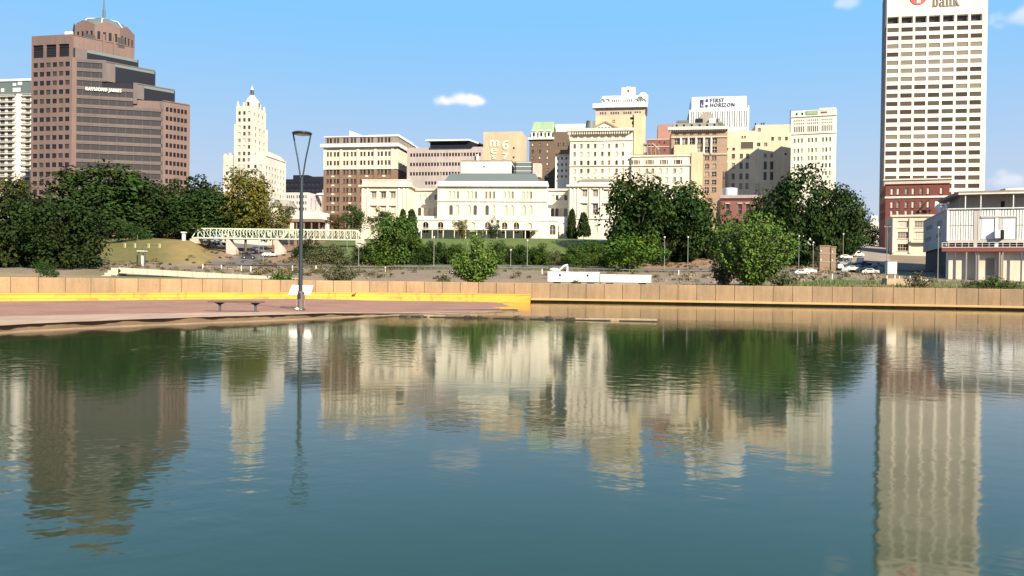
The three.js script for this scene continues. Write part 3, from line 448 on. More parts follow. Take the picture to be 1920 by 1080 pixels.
{ // slim white tower with a pale green spire
  const g = building('spired_tower', 'slim white terracotta tower with pyramid spire and small lantern', 418, 455), f0 = g.face([0, 0], [30, 0]);
  const W = f0.a(496), H = f0.y(291, 430), wh = M('terracotta', [0.5, 0.475, 0.42], P);
  const glass = ['glassbrown', 'glassbrown', 'blindgrey', 'blindpale'];
  const rows = seq(312.5, 9, 12.2);
  const a = x => f0.a(x, 300);
  block(g, { W, dep: 27, H, mat: wh, glass, front: f => f.grid([425.5, 436, 449, 458, 467, 478.5, 488.5], rows, 4.9, 6.6, { refpx: 449 }), right: f => { const n = seq(0.07, 7, 0.136), ys = rows.map(py => f0.y(py + 1, 449)), out = []; for (const y of ys) for (const k of n) out.push({ x: k * f.L, y, w: 1.5, h: 1.8 }); return out; } });
  // rounded attic storey over the side wing
  { const r = g.face([W, -0.45], [W, -27]); r.box('cornice', wh, 0.5, r.L - 0.5, H - 0.6, H - 0.003, 0.002, 0.4); const s = new THREE.Shape(); s.moveTo(0, 0); s.lineTo(r.L - 1, 0); s.quadraticCurveTo(r.L - 2, 2.6, r.L * 0.45, 2.9); s.lineTo(0, 2.9); r.put(mesh('attic', new THREE.ExtrudeGeometry(s, { depth: 5, bevelEnabled: false }), wh, g), 0, H - 0.49, -5.2); }
  for (let i = 0; i < 9; i++) f0.box('merlon', wh, W * (i + 0.15) / 9, W * (i + 0.6) / 9, H + 0.002, H + 0.9 + 0.5 * (i % 2), -0.9, -0.1);
  // shaft
  const S0 = a(439.5), S1 = a(473.5), yS = f0.y(233, 449), yT = f0.y(199, 449), dS = 19;
  const shaft = (x0, x1, z0, dep, yb, yt, ps, ys) => { const gr = block(g, { x0, W: x1 - x0, z0, dep, y0: yb, H: yt, mat: wh, glass, front: f => f.grid(ps, ys, 4.8, 6.6, { refpx: 449 }).map(w => w), right: f => { const out = []; for (const py of ys) for (const k of [0.2, 0.48, 0.76]) out.push({ x: k * f.L, y: f0.y(py + 0.6, 449), w: 1.4, h: 1.9 }); return out; } }); return gr; };
  shaft(S0, S1, 0.62, dS, H - 0.5, yS, [449, 458, 467], [239, 251, 263.3, 275.7, 288, 300.2].filter(y => f0.y(y + 4, 449) > H - 0.4));
  f0.wall(wh, S0, S1, 0, H - 0.51, f0.grid([449, 458, 467], [300.2, ...rows], 4.8, 6.6, { refpx: 449 }), { n: 0.6, glass, name: 'wall' });
  shaft(S0 + 0.9, S1 - 0.7, 0.2, dS - 1.4, yS + 0.003, yT, [449, 458, 467], [212, 225]);
  for (const [x, z] of [[S0 + 1.5, -0.6], [S1 - 1.3, -0.6], [S0 + 1.5, -dS + 3], [S1 - 1.3, -dS + 3]]) mesh('pinnacle', merge([new THREE.CylinderGeometry(0.75, 0.9, 1.6, 8).translate(x, yT + 0.8, z), new THREE.ConeGeometry(0.75, 1.6, 8).translate(x, yT + 2.4, z)]), wh, g);
  const cx = (S0 + S1) / 2 + 0.2, cz = -dS / 2 + 0.4, yR = yT; const y1 = f0.y(172, 465) , ty = f0.y(152, 465);
  mesh('drum', boxUV(boxGeo(cx - 3.7, cx + 3.7, yR, yR + 3.4, cz - 3.7, cz + 3.7)), wh, g);
  for (let i = 0; i < 4; i++) { const an = i * Math.PI / 2, gg = mesh('dormer', merge([boxGeo(-1.4, 1.4, 0, 3.0, 2.8, 4.4), new THREE.CylinderGeometry(0.01, 1.6, 2, 4).rotateY(Math.PI / 4).translate(0, 4, 3.6)]), wh, g); gg.position.set(cx, yR + 0.4, cz); gg.rotation.y = an; const w = mesh('window', paneGeo(1.3, 1.9), mats.glassdark, gg); w.position.set(0, 1.7, 4.42); }
  const h = y1 - yR - 3.4; mesh('spire', new THREE.LatheGeometry([[4.3, 0], [4.0, h * 0.2], [3.0, h * 0.52], [1.7, h * 0.85], [1.3, h]].map(p => new THREE.Vector2(...p)), 8).rotateY(Math.PI / 8).translate(cx, yR + 3.4, cz), M('spiregreen', [0.577, 0.622, 0.548], P), g);
  mesh('lantern', merge([...[0, 1, 2, 3, 4, 5].map(i => bar([cx + 1.2 * Math.cos(i), y1, cz + 1.2 * Math.sin(i)], [cx + 0.9 * Math.cos(i), y1 + 2.8, cz + 0.9 * Math.sin(i)], 0.2)), new THREE.CylinderGeometry(1.2, 1.2, 0.3, 8).translate(cx, y1 + 2.9, cz), new THREE.CylinderGeometry(0.5, 0.6, 2.6, 6).translate(cx, y1 + 1.4, cz)]), mats.slate, g);
  mesh('finial', merge([new THREE.ConeGeometry(1.2, 2.2, 8).translate(cx, y1 + 4.1, cz), bar([cx, y1 + 4.6, cz], [cx, ty, cz], 0.12)]), mats.pale, g);
}
{ // dark block and pale office behind the lamp post
  const g = building('dark_office', 'low dark navy glass block behind the lamp post', 533, 520), f0 = g.face([0, 0], [20, 0]), W = f0.a(604), H = f0.y(336, 540);
  block(g, { W, dep: 30, H, mat: mats.navy, bodyMat: mats.navy, glass: ['glassblue'], front: f => f.grid(seq(540, 8, 8), [346, 356], 6.4, 6) });
  rooftop(g, 'roof_plant', mats.navy, f0.a(547), f0.a(575), H - 0.4, f0.y(326.5, 560) - H, -1.5, -18); rooftop(g, 'roof_plant', mats.darkpanel, f0.a(575.5), W - 0.5, H - 0.4, f0.y(329, 560) - H, -3, -20);
}
{
  const g = building('pale_office', 'pale grey office with slot windows, low in front of the dark block', 531, 480), f0 = g.face([0, 0], [20, 0]), W = f0.a(578), H = f0.y(361, 540), m = M('greystone', [0.459, 0.444, 0.444], P);
  block(g, { W, dep: 40, H, mat: m, glass: ['glassdark', 'glassblue'], front: f => f.grid([538.5, 542.5, 546.5, 550.5, 557, 561, 565, 569.5, 573.5], [369, 380.5, 392], 2.3, 5.5), right: f => seq(0.1, 5, 0.18).map(k => ({ x: k * f.L, y: H - 6.5, w: 1.4, h: 6 })) });
  mesh('roof_dome', new THREE.SphereGeometry(3, 12, 6, 0, Math.PI * 2, 0, Math.PI / 2).scale(1.3, 0.5, 1).translate(W + 3, H - 0.5, -12), mats.white, g);
  rooftop(g, 'stair_block', M('tanblock', [0.340, 0.259, 0.215], P), W + 0.5, W + 9.5, 0, H - 0.2 + 4.3, -20, -30);
}
{ const g = building('hip_roof_house', 'small cream house with grey hipped roof beside the tree', 508, 345), f0 = g.face([0, 0], [10, 0]), W = f0.a(540), H = f0.y(385, 515);
  block(g, { W, dep: 9, H, mat: mats.cream, parapet: false, front: f => f.grid([516, 523, 531], [397], 3, 5) }); mesh('roof', new THREE.CylinderGeometry(0.6, 1, 1, 4).rotateY(Math.PI / 4).scale(W * 0.78, f0.y(372, 515) - H, 7).translate(W / 2, H - 0.5 + (f0.y(372, 515) - H) / 2, -4.5), mats.roofgrey, g); }
{ const g = building('white_shed', 'long low white shed behind the footbridge', 553, 330), f0 = g.face([0, 0], [10, 0]), W = f0.a(604), H = f0.y(398, 560);
  block(g, { W, dep: 8, H, mat: mats.white, front: () => [] }); }
{ const g = building('brown_shelter', 'low brown roofed shelter just above the footbridge', 541, 318, CITY, 14), f0 = g.face([0, 0], [10, 0]), W = f0.a(600), y0 = f0.y(416, 545), y1 = f0.y(410.5, 545), br = M('shelterbrown', [0.200, 0.141, 0.118], P);
  prism(g, 'roof', br, [[-0.6, 0.6], [W + 0.6, 0.6], [W + 0.6, -6], [-0.6, -6]], y0, y1); prism(g, 'rear_wall', br, [[0, -5.2], [W, -5.2], [W, -5.6], [0, -5.6]], 0, y0); for (let i = 0; i < 5; i++) mesh('post', boxGeo(-0.2, 0.2, 0, y0, -0.2, 0.2).translate(0.3 + i * (W - 0.6) / 4, 0, 0), br, g); }
{ // brown brick office with cream upper storeys
  const g = building('brick_office', 'brown brick office block with cream upper storeys and deep white cornice', 607, 400), f0 = g.face([0, 0], [40, 0]), W = f0.a(744), H = f0.y(257.5, 620);
  const cols4 = [614.4, 620.2, 627.7, 633.6, 645.5, 651.4, 659.4, 665.6, 677.3, 683.4, 691.3, 697.7, 709.7, 715.8, 723.4, 729.7];
  const y1 = f0.y(270.5, 620), y2 = f0.y(277, 620), y3 = f0.y(313, 620), y4 = f0.y(318, 620), glass = ['glassbrown', 'glassdark', 'glassbrown', 'glassolive'], R = mats;
  const side = (ya, yb, ys) => f => { const out = []; for (const py of ys) { const y = f0.y(py, 620); if (y > ya && y < yb) for (const k of seq(0.08, 9, 0.105)) out.push({ x: k * f.L, y, w: 1.3, h: 2.4 }); } return out; };
  block(g, { W, dep: 46, H: y4, mat: R.brownbrick, glass, parapet: false, sill: true, front: f => f.grid(cols4, seq(323, 7, 16.75), 4.1, 8.2, { refpx: 620 }), right: side(0, y4 - 0.6, seq(323, 5, 16.75)) });
  block(g, { W, dep: 46, y0: y4 + 0.003, H: y2, mat: R.cream, glass, parapet: false, front: f => f.grid(cols4, [289.6, 306], 4.2, 8.8, { refpx: 620 }), right: side(y4, y2, [289.6, 306]) });
  block(g, { W: W - 0.4, x0: 0.2, z0: -0.3, dep: 45, y0: y1, H, mat: M('atticgrey', [0.22, 0.185, 0.165], P), glass, front: f => f.grid(cols4, [264], 4.2, 9, { refpx: 620 }), right: side(y1, H - 0.7, [264]) });
  f0.box('cornice', R.white, -1.6, W + 1.0, y2 + 0.004, y1, -0.4, 1.5); { const r = g.face([W, 0], [W, -46]); r.box('cornice', R.white, 0, r.L, y2 + 0.004, y1 - 0.003, -0.4, 1.0); r.box('roof_edge', R.paintwhite, 0, r.L, H + 0.003, H + 0.6, -0.6, 0.25); }
  f0.box('roof_edge', R.paintwhite, -0.4, W + 0.2, H + 0.002, H + 0.5, -0.6, 0.1); f0.box('belt_course', R.cream, -0.3, W + 0.3, f0.y(318, 620) + 0.004, f0.y(316, 620), 0.003, 0.4);
  for (const px of [609.5, 639.5, 671.3, 703.6, 736]) { const a = f0.a(px, 300); f0.box('pilaster', R.cream, a - 0.7, a + 0.7, y4 + 0.5, y2, 0.003, 0.35); f0.box('pilaster', R.brownbrick, a - 0.6, a + 0.6, 0, y4 - 0.1, 0.003, 0.3); }
  for (let j = 0; j < 6; j++) for (const px of [624, 655.5, 687.5, 719.5]) f0.pbox('spandrel_ornament', R.cream, px - 2.6, 329.3 + j * 16.75, px + 2.6, 332.3 + j * 16.75, 0.003, 0.15, 620);
  rooftop(g, 'penthouse', R.paintwhite, f0.a(682), f0.a(741), H - 0.4, f0.y(248, 700) - H, -5, -30);
  { const s = new THREE.Shape(); s.moveTo(0, 0); s.lineTo(f0.a(680) - f0.a(648), 0); s.lineTo(f0.a(672) - f0.a(648), 2.0); s.lineTo(0, f0.y(242, 650) - H + 0.5); mesh('roof_stair', new THREE.ExtrudeGeometry(s, { depth: 9, bevelEnabled: false }).translate(f0.a(648), H - 0.45, -13), R.paintwhite, g); }
}
{ // pinkish modern annex with ranks of square windows
  const g = building('modern_annex', 'plain pinkish grey annex with three rows of small dark windows', 762, 388), f0 = g.face([0, 0], [40, 0]), W = f0.a(903), H = f0.y(277, 770);
  const m = M('annex', [0.36, 0.305, 0.29], P), xs = seq(770.8, 24, 5.6);
  block(g, { W, dep: 30, H, mat: m, front: f => [...f.grid(xs, [290.5, 308.2, 325.8], 3.8, 6.6, { refpx: 800, mat: (i) => i === 10 || i === 17 ? 'blindgrey' : 'glassdark' }), ...f.grid(seq(799, 4, 5.6), [343.2], 3.8, 6, { refpx: 800 })] });
  const s = new THREE.Shape(); // folded canopy roof, white on top and open below
  prism(g, 'roof_slab', mats.paintwhite, [[f0.a(799), 3], [f0.a(880), 3], [f0.a(902), -18], [f0.a(812), -18]], f0.y(266.5, 800), f0.y(264, 800)); prism(g, 'roof_deck', mats.navy, [[f0.a(806), 1], [f0.a(884), 1], [f0.a(895), -17], [f0.a(815), -17]], H - 0.3, f0.y(267.2, 800)); rooftop(g, 'vent', mats.paintwhite, f0.a(893), f0.a(896), f0.y(302, 895), 3, 1.2, 0.01);
}
{ const g = building('peach_block', 'blank peach coloured block with raised letters and figures on its face', 904.5, 386), f0 = g.face([0, 0], [20, 0]), W = f0.a(977), H = f0.y(247.5, 910);
  const { f } = block(g, { W, dep: 16, H, mat: mats.peach, front: f => f.grid([963.3], [277.8, 295.2], 3.2, 3.8) }), lm = M('peachpale', [0.688, 0.607, 0.459], P);
  for (const [c, a, b, d, e] of [['m', 918, 936, 275, 263], ['6', 942, 954, 280.5, 263.5], ['e', 920, 932, 288.5, 278], ['7', 942, 952.5, 298, 287], ['s', 922.5, 930, 298.5, 291]]) f.text(c, font, lm, a, b, d, e, 'letter', 0.004, 0.3); }
{ // pale stone palazzo above the lawn
  const turn = -5 * Math.PI / 180, g = building('palazzo', 'long pale stone palazzo with arched windows above the lawn', 677, 342, turn, 15), f = g.face([0, 0], [120, 0]);
  const st = mats.limestone, wm = M('limestonewarm', [0.6, 0.525, 0.42], P), glass = ['blindpale', 'blindpale', 'blindgrey', 'glassbrown'], a = (px, py = 400, n = 0) => f.a(px, py, n), y = (py, px = 920, n = 0) => f.y(py, px, n);
  const ground = 0;
  // left pavilion
  { const W = a(768), H = y(349, 720), f1 = g.face([0, 0], [W, 0]);
    block(g, { W, dep: 22, H, mat: wm, sill: true, frame: [2, 1], glass: ['blindgrey', 'glassolive'], front: f => [...f.grid([701, 719, 737], [365], 9.5, 12.5, { refpx: 720 }), ...f.grid([701, 719, 737], [396], 9, 17, { refpx: 720, mat: () => 'blindpale' }), ...f.grid([697, 719, 740], [428], 6, 13, { refpx: 720 })], right: f => { const o = []; for (const py of [365, 396]) for (const k of [0.25, 0.5, 0.75]) o.push({ x: k * f.L, y: y(py, 720), w: 1.5, h: 2.6 }); return o; } });
    f1.box('cornice', wm, -1.0, W + 1.0, H - 0.35, H + 0.4, 0.004, 1.0); f1.box('attic', wm, 0.3, W - 0.3, H + 0.403, y(338, 720), -6, -0.2); f1.box('attic_coping', wm, 0.1, W - 0.1, y(338, 720) + 0.002, y(336.3, 720), -6.2, 0.0); for (const px of [702, 720, 738]) f1.pbox('attic_panel', mats.pinkstone, px - 7, 340, px + 7, 343.5, -0.2, -0.12, 720);
    for (const px of [701, 719, 737]) { f1.pbox('window_hood', wm, px - 6, 356.4, px + 6, 358.2, 0.004, 0.55, 720); f1.pbox('window_hood', wm, px - 6, 383.5, px + 6, 385.5, 0.004, 0.6, 720); } for (const px of [681, 690, 748, 757, 764]) f1.pbox('pilaster', wm, px - 2, 351, px + 2, 408, 0.004, 0.3, 720); f1.box('belt_course', wm, -0.2, W + 0.2, y(410, 720), y(408, 720), 0.004, 0.4); const r = g.face([W, 0], [W, -22]); r.box('cornice', wm, 0, 22, H - 0.352, H + 0.39, 0.003, 0.9); }
  // links between the pavilions and the centre, set back
  for (const [pl, pr, mt] of [[768, 820, wm], [1026, 1068, st]]) { const x0 = a(pl), x1 = a(pr), H = y(353, (pl + pr) / 2), l = g.face([x0, -9], [x1, -9]); prism(g, 'body', mt, [[x0 + 0.01, -9.45], [x1 - 0.01, -9.45], [x1 - 0.01, -30], [x0 + 0.01, -30]], 0, H - 0.5); l.wall(mt, 0.01, x1 - x0 - 0.01, 0, H, [0.2, 0.4, 0.6, 0.8].flatMap(k => [{ x: k * (x1 - x0), y: y(366), w: 1.3, h: 2.2 }, { x: k * (x1 - x0), y: y(394), w: 1.5, h: 3.6, arch: true }]), { glass }); l.box('cornice', mt, 0.02, x1 - x0 - 0.02, H + 0.003, H + 0.8, -1, 0.8); prism(g, 'lower_storey', st, [[x0 + 0.02, -2.2], [x1 - 0.02, -2.2], [x1 - 0.02, -8.99], [x0 + 0.02, -8.99]], 0, y(405)); }
  // centre
  { const x0 = a(820), x1 = a(1026), W = x1 - x0, H = y(349), c = g.face([x0, 0], [x1, 0]), fr = { refpx: 920 };
    const top = [843.9, 851.3, 858.3, 877.7, 884.9, 892.3, 911.8, 919, 926.2, 946.1, 953.5, 961, 981.3, 988.5, 995.8], arch = [845.5, 857.4, 879.3, 890.8, 913.2, 925.4, 948.1, 959.9, 982.4, 994.8];
    block(g, { x0, W, dep: 34, H, mat: st, glass, sill: true, front: f => [...f.grid(top, [365.5], 4.2, 13, { ...fr, mat: i => i >= 6 && i <= 8 ? 'blindgrey' : ['blindpale', 'blindpale', 'blindgrey'][i * 7 % 3] }), ...f.grid(arch, [394], 6.6, 18.5, { ...fr, arch: true, mat: i => [0, 3, 4].includes(i) ? 'glassolive' : 'blindpale' })] });
    c.box('cornice', st, -0.6, W + 0.6, y(350), y(347), 0.004, 1.1); dentils(c, 0, W, y(351.4), 0.32, 0.4, 0.6, st); c.box('frieze', mats.white, 0, W, y(347) + 0.003, y(339.5), -8, -0.3); c.box('belt_course', st, -0.1, W + 0.1, y(378), y(376.3), 0.004, 0.45); c.box('belt_course', st, -0.1, W + 0.1, y(411), y(409), 0.004, 0.4);
    const zR = -3; const r0 = a(832, 338, zR), r1 = a(1012, 338, zR), yr = y(339.5), h = y(325, 920, -6) - yr; const s = [[r0, zR], [r1, zR], [r1, -26], [r0, -26]]; const pos = [], top4 = [[r0 + 2.2, zR - 3.5], [r1 - 2, zR - 3.5], [r1 - 4, -23], [r0 + 4, -23]];
    for (let i = 0; i < 4; i++) { const A = s[i], B = s[(i + 1) % 4], C = top4[(i + 1) % 4], D = top4[i]; const v = (p, yy) => [p[0], yy, p[1]]; pos.push(...v(A, yr), ...v(B, yr), ...v(C, yr + h), ...v(A, yr), ...v(C, yr + h), ...v(D, yr + h)); } for (const t of [[0, 1, 2], [0, 2, 3]]) for (const i of t) pos.push(top4[i][0], yr + h, top4[i][1]);
    const rg = new THREE.BufferGeometry(); rg.setAttribute('position', new THREE.Float32BufferAttribute(pos, 3)); mesh('roof', boxUV(rg), mats.slate, g);
    c.box('gutter', mats.slate, r0 - x0 - 0.2, r1 - x0 + 0.2, yr + 0.004, yr + 0.5, zR - 0.1, zR + 0.35);
    const b = g.face([0, -10], [100, -10]); b.pbox('roof_block', mats.ivory, 865, 301.5, 959, 325, -12, 0, 910); b.pbox('roof_block_coping', mats.roofgrey, 864, 300.3, 960, 301.6, -12.2, 0.3, 910); b.pbox('vent', mats.glassbrown, 906.5, 311, 909, 313.5, 0.004, 0.2, 910); b.pbox('roof_plant', mats.slate, 963, 303, 998, 325, -10, -0.5, 980); for (const py of [304, 312, 320]) b.pbox('louvre', mats.pale, 963, py, 998, py + 1.1, -0.49, -0.3, 980); for (const px of [963.5, 966.5, 997]) b.pbox('post', mats.darkpanel, px, 303, px + 1.2, 325, -0.49, -0.25, 980); b.pbox('roof_wall', mats.pinkstone, 999, 306, 1015, 332, -8, -0.5, 1005); }
  // ground storey and its canopy
  { const z = 3.2, gx0 = a(778, 430, z), gx1 = a(1046, 430, z), yT = y(411.5, 920, z), gf = g.face([gx0, z], [gx1, z]);
    gf.wall(st, 0, gx1 - gx0, 0, yT, gf.grid([798, 826, 856, 886, 914, 946, 968, 992], [427], 11, 21, { refpx: 920, arch: true, mat: i => ['glassdark', 'glassdark', 'blindgrey', 'blindpale', 'glassolive', 'glassbrown', 'glassbrown', 'blindpale'][i] }).concat(gf.grid([1036], [430], 11, 19, { refpx: 920, arch: true, mat: () => 'glassolive' })), { t: 0.6, frame: [2, 2], frameMat: 'ivory' });
    prism(g, 'terrace', st, [[gx0, z - 0.6], [gx1, z - 0.6], [gx1, -2.19], [gx0, -2.19]], 0, yT - 0.01); gf.box('belt_course', st, -0.2, gx1 - gx0 + 0.2, yT - 0.5, yT + 0.2, 0.004, 0.3);
    const p0 = a(787, 429, z + 5), p1 = a(1008, 429, z + 5), yc = y(429.5, 920, z + 5), cn = mats.ivory; prism(g, 'canopy', cn, [[p0, z + 5], [p1, z + 5], [p1, z + 0.35], [p0, z + 0.35]], yc - 0.35, yc); for (const px of [790, 810.5, 831, 852, 873, 894, 912, 932, 948, 963, 985, 1005]) { const x = a(px, 440, z + 4.6); mesh('canopy_post', boxGeo(x - 0.16, x + 0.16, 0, yc - 0.36, z + 4.4, z + 4.7), cn, g); } gf.pbox('door', mats.darkpanel, 981, 430, 993.5, 447, 0.004, 0.2, 920); }
  // right pavilion
  { const x0 = a(1066), x1 = a(1176), W = x1 - x0, H = y(349, 1110), p = g.face([x0, 0], [x1, 0]), wp = st;
    block(g, { x0, W, dep: 24, H, mat: wp, sill: true, frame: [2, 2], glass: ['blindpale', 'blindgrey'], front: f => [...f.grid([1096.5, 1116.5, 1137, 1158], [362], 9.5, 13, { refpx: 1110 }), ...f.grid([1096.5, 1116.5, 1137, 1158], [391.5], 10, 19, { refpx: 1110, mat: i => i === 1 ? 'glassolive' : 'blindpale' }), ...f.grid([1096, 1117, 1137], [429], 7, 14, { refpx: 1110, arch: true })] });
    p.box('cornice', wp, -1, W + 1, H - 0.3, H + 0.5, 0.004, 1.1); dentils(p, 0, W, H - 0.75, 0.35, 0.45, 0.6, wp); p.box('attic', wp, 4, W - 4, H + 0.503, H + 2.2, -8, -0.4); { const s = new THREE.Shape([[0, 0], [W - 7, 0], [W - 10, 0.9], [3, 0.9]].map(q => new THREE.Vector2(...q))); p.put(mesh('attic_roof', new THREE.ExtrudeGeometry(s, { depth: 9, bevelEnabled: false }), mats.roofgrey, g), 3.5, H + 2.2, -9); }
    for (const px of [1070, 1077, 1084, 1106.5, 1127, 1147.5, 1168]) p.pbox('pilaster', wp, px - 1.7, 351, px + 1.7, 408, 0.004, 0.35, 1110); p.box('belt_course', wp, -0.2, W + 0.2, y(411, 1110), y(409, 1110), 0.004, 0.4); for (const px of [1096.5, 1116.5, 1137, 1158]) { p.pbox('window_hood', wp, px - 6, 353, px + 6, 354.8, 0.004, 0.55, 1110); p.pbox('window_hood', wp, px - 6.2, 379, px + 6.2, 381, 0.004, 0.6, 1110); } }
}
{ // dark brick hotel with green copper mansard
  const g = building('mansard_hotel', 'dark brick hotel with pale green copper mansard and white dormers', 991, 440), f0 = g.face([0, 0], [30, 0]), W = f0.a(1095), H = f0.y(262, 1010), dk = mats.darkbrick;
  block(g, { W, dep: 30, H, mat: dk, glass: ['blindpale', 'blindgrey', 'glassbrown'], sill: true, parapet: false, front: f => [...f.grid([999, 1012.5, 1027], [271, 283.5, 295.5, 307, 318, 330], 3.2, 5.5, { refpx: 1010 }), ...f.grid([1047, 1051, 1057, 1063, 1070, 1076], [254, 271], 2.2, 5, { refpx: 1010 })] });
  const y1 = f0.y(258, 1010), y2 = f0.y(227, 1010), mW = f0.a(1036); f0.box('cornice', mats.ivory, -0.8, mW + 0.4, H + 0.003, y1, -4, 1);
  { const z = -0.5, s = [[0, z], [mW, z], [mW, -20], [0, -20]], k = 2.0, q = [[k, z - k], [mW - 0.6, z - k], [mW - 0.6, -18], [k, -18]], pos = []; for (let i = 0; i < 4; i++) { const A = s[i], Bq = s[(i + 1) % 4], C = q[(i + 1) % 4], D = q[i]; pos.push(A[0], y1, A[1], Bq[0], y1, Bq[1], C[0], y2, C[1], A[0], y1, A[1], C[0], y2, C[1], D[0], y2, D[1]); } for (const t of [[0, 1, 2], [0, 2, 3]]) for (const i of t) pos.push(q[i][0], y2, q[i][1]); const rg = new THREE.BufferGeometry(); rg.setAttribute('position', new THREE.Float32BufferAttribute(pos, 3)); mesh('mansard_roof', boxUV(rg), mats.copper, g); }
  for (const px of [1001, 1015, 1029]) { const a = f0.a(px, 250), d = mesh('dormer', merge([boxGeo(-1.5, 1.5, 0, 3.4, -2.5, 0.2), new THREE.CylinderGeometry(0.02, 2.2, 1.2, 4).rotateY(Math.PI / 4).translate(0, 4, -0.9)]), mats.white, g); d.position.set(a, y1 + 0.002, 0); const w = mesh('window', paneGeo(1.1, 2.2), mats.glassdark, d); w.position.set(0, 1.7, 0.22); }
  rooftop(g, 'roof_block', mats.white, mW + 0.5, f0.a(1094), H + 0.1, f0.y(229, 1060) - H, -6, -24); f0.pbox('roof_grille', mats.ivory, 1066, 234, 1080, 241, -6, -5.8, 1060); f0.pbox('gable_end', dk, 1037, 247, 1066, 262, -5, 0.003, 1050);
}
{ const g = building('white_annex', 'narrow white annex with a few small windows between hotel and palazzo', 1040, 394), f0 = g.face([0, 0], [20, 0]), W = f0.a(1072), H = f0.y(282, 1050);
  block(g, { W, dep: 14, H, mat: mats.white, glass: ['glassbrown', 'glassdark'], front: f => f.grid([1046, 1054, 1062], [286, 297, 308.5, 320, 331], 3.1, 5) }); f0.box('fascia', mats.darkbrick, -0.2, W, f0.y(289, 1050), H + 0.1, 0.003, 1.4); }
{ // cream palace front with bracketed cornice
  const g = building('cream_office', 'cream office with bracketed cornice and low pediment on its roof', 1067, 386), f0 = g.face([0, 0], [30, 0]), W = f0.a(1184), H = f0.y(246.5, 1090), m = M('creamoffice', [0.62, 0.55, 0.46], P), xs = [1077.5, 1090, 1103, 1116, 1129.5, 1142, 1156, 1168];
  block(g, { W, dep: 22, H, mat: m, sill: true, glass: ['blindgrey', 'blindpale', 'glassolive', 'blindpale'], front: f => [...f.grid(xs, [274, 289], 4.6, 8, { refpx: 1090 }), ...f.grid(xs, [305.5], 4.8, 9, { refpx: 1090, arch: true, mat: i => [1, 2, 3, 6].includes(i) ? 'glassbrown' : 'blindgrey' }), ...f.grid(xs, [320.5, 336], 4.6, 8, { refpx: 1090 }), ...f.grid(xs, [258], 7, 6, { refpx: 1090, mat: () => 'blindpale' })] });
  f0.box('cornice', m, -1.6, W + 0.6, H - 0.2, H + 1.0, 0.004, 2.0); dentils(f0, -1, W, H - 1.6, 1.4, 0.55, 1.5, m); for (const py of [264.5, 312]) f0.box('belt_course', m, -0.2, W + 0.2, f0.y(py, 1090), f0.y(py - 1.8, 1090), 0.004, 0.5);
  { const x0 = f0.a(1107), x1 = f0.a(1157), s = new THREE.Shape([[0, 0], [x1 - x0, 0], [(x1 - x0) / 2, f0.y(227.5, 1130) - H - 1.2]].map(q => new THREE.Vector2(...q))); mesh('pediment', new THREE.ExtrudeGeometry(s, { depth: 9, bevelEnabled: false }).translate(x0, H + 1.1, -11), m, g); const A = [x0 - 1, H + 1.1, -1.8], T2 = [(x0 + x1) / 2, f0.y(226.8, 1130), -1.8], C = [x1 + 1, H + 1.1, -1.8]; mesh('pediment_moulding', merge([beam(A, T2, 0.6), beam(T2, C, 0.6)]), mats.brownstone, g); for (let i = 0; i < 5; i++) f0.box('attic_window', mats.blindgrey, x0 + 3.0 + i * 1.6, x0 + 4.0 + i * 1.6, H + 1.5, H + 2.4, -2.0, -1.9); }
}
{ const g = building('buff_party_wall', 'blank buff yellow party wall block behind the cream office', 1115, 404), f0 = g.face([0, 0], [30, 0]), W = f0.a(1208), H = f0.y(217, 1130);
  block(g, { W, dep: 16, H, mat: mats.buff, front: f => [...f.grid([1149.5, 1152.5], [226, 229.5], 2, 2, { refpx: 1130 }), ...f.grid([1186.5], [231.5], 3.6, 5.5, { refpx: 1130 }), ...f.grid([1185], [223], 7, 4.5, { refpx: 1130 })] }); f0.pbox('chimney_stack', mats.buff, 1189, 212.5, 1203, 290, -3, 0.8, 1190); }
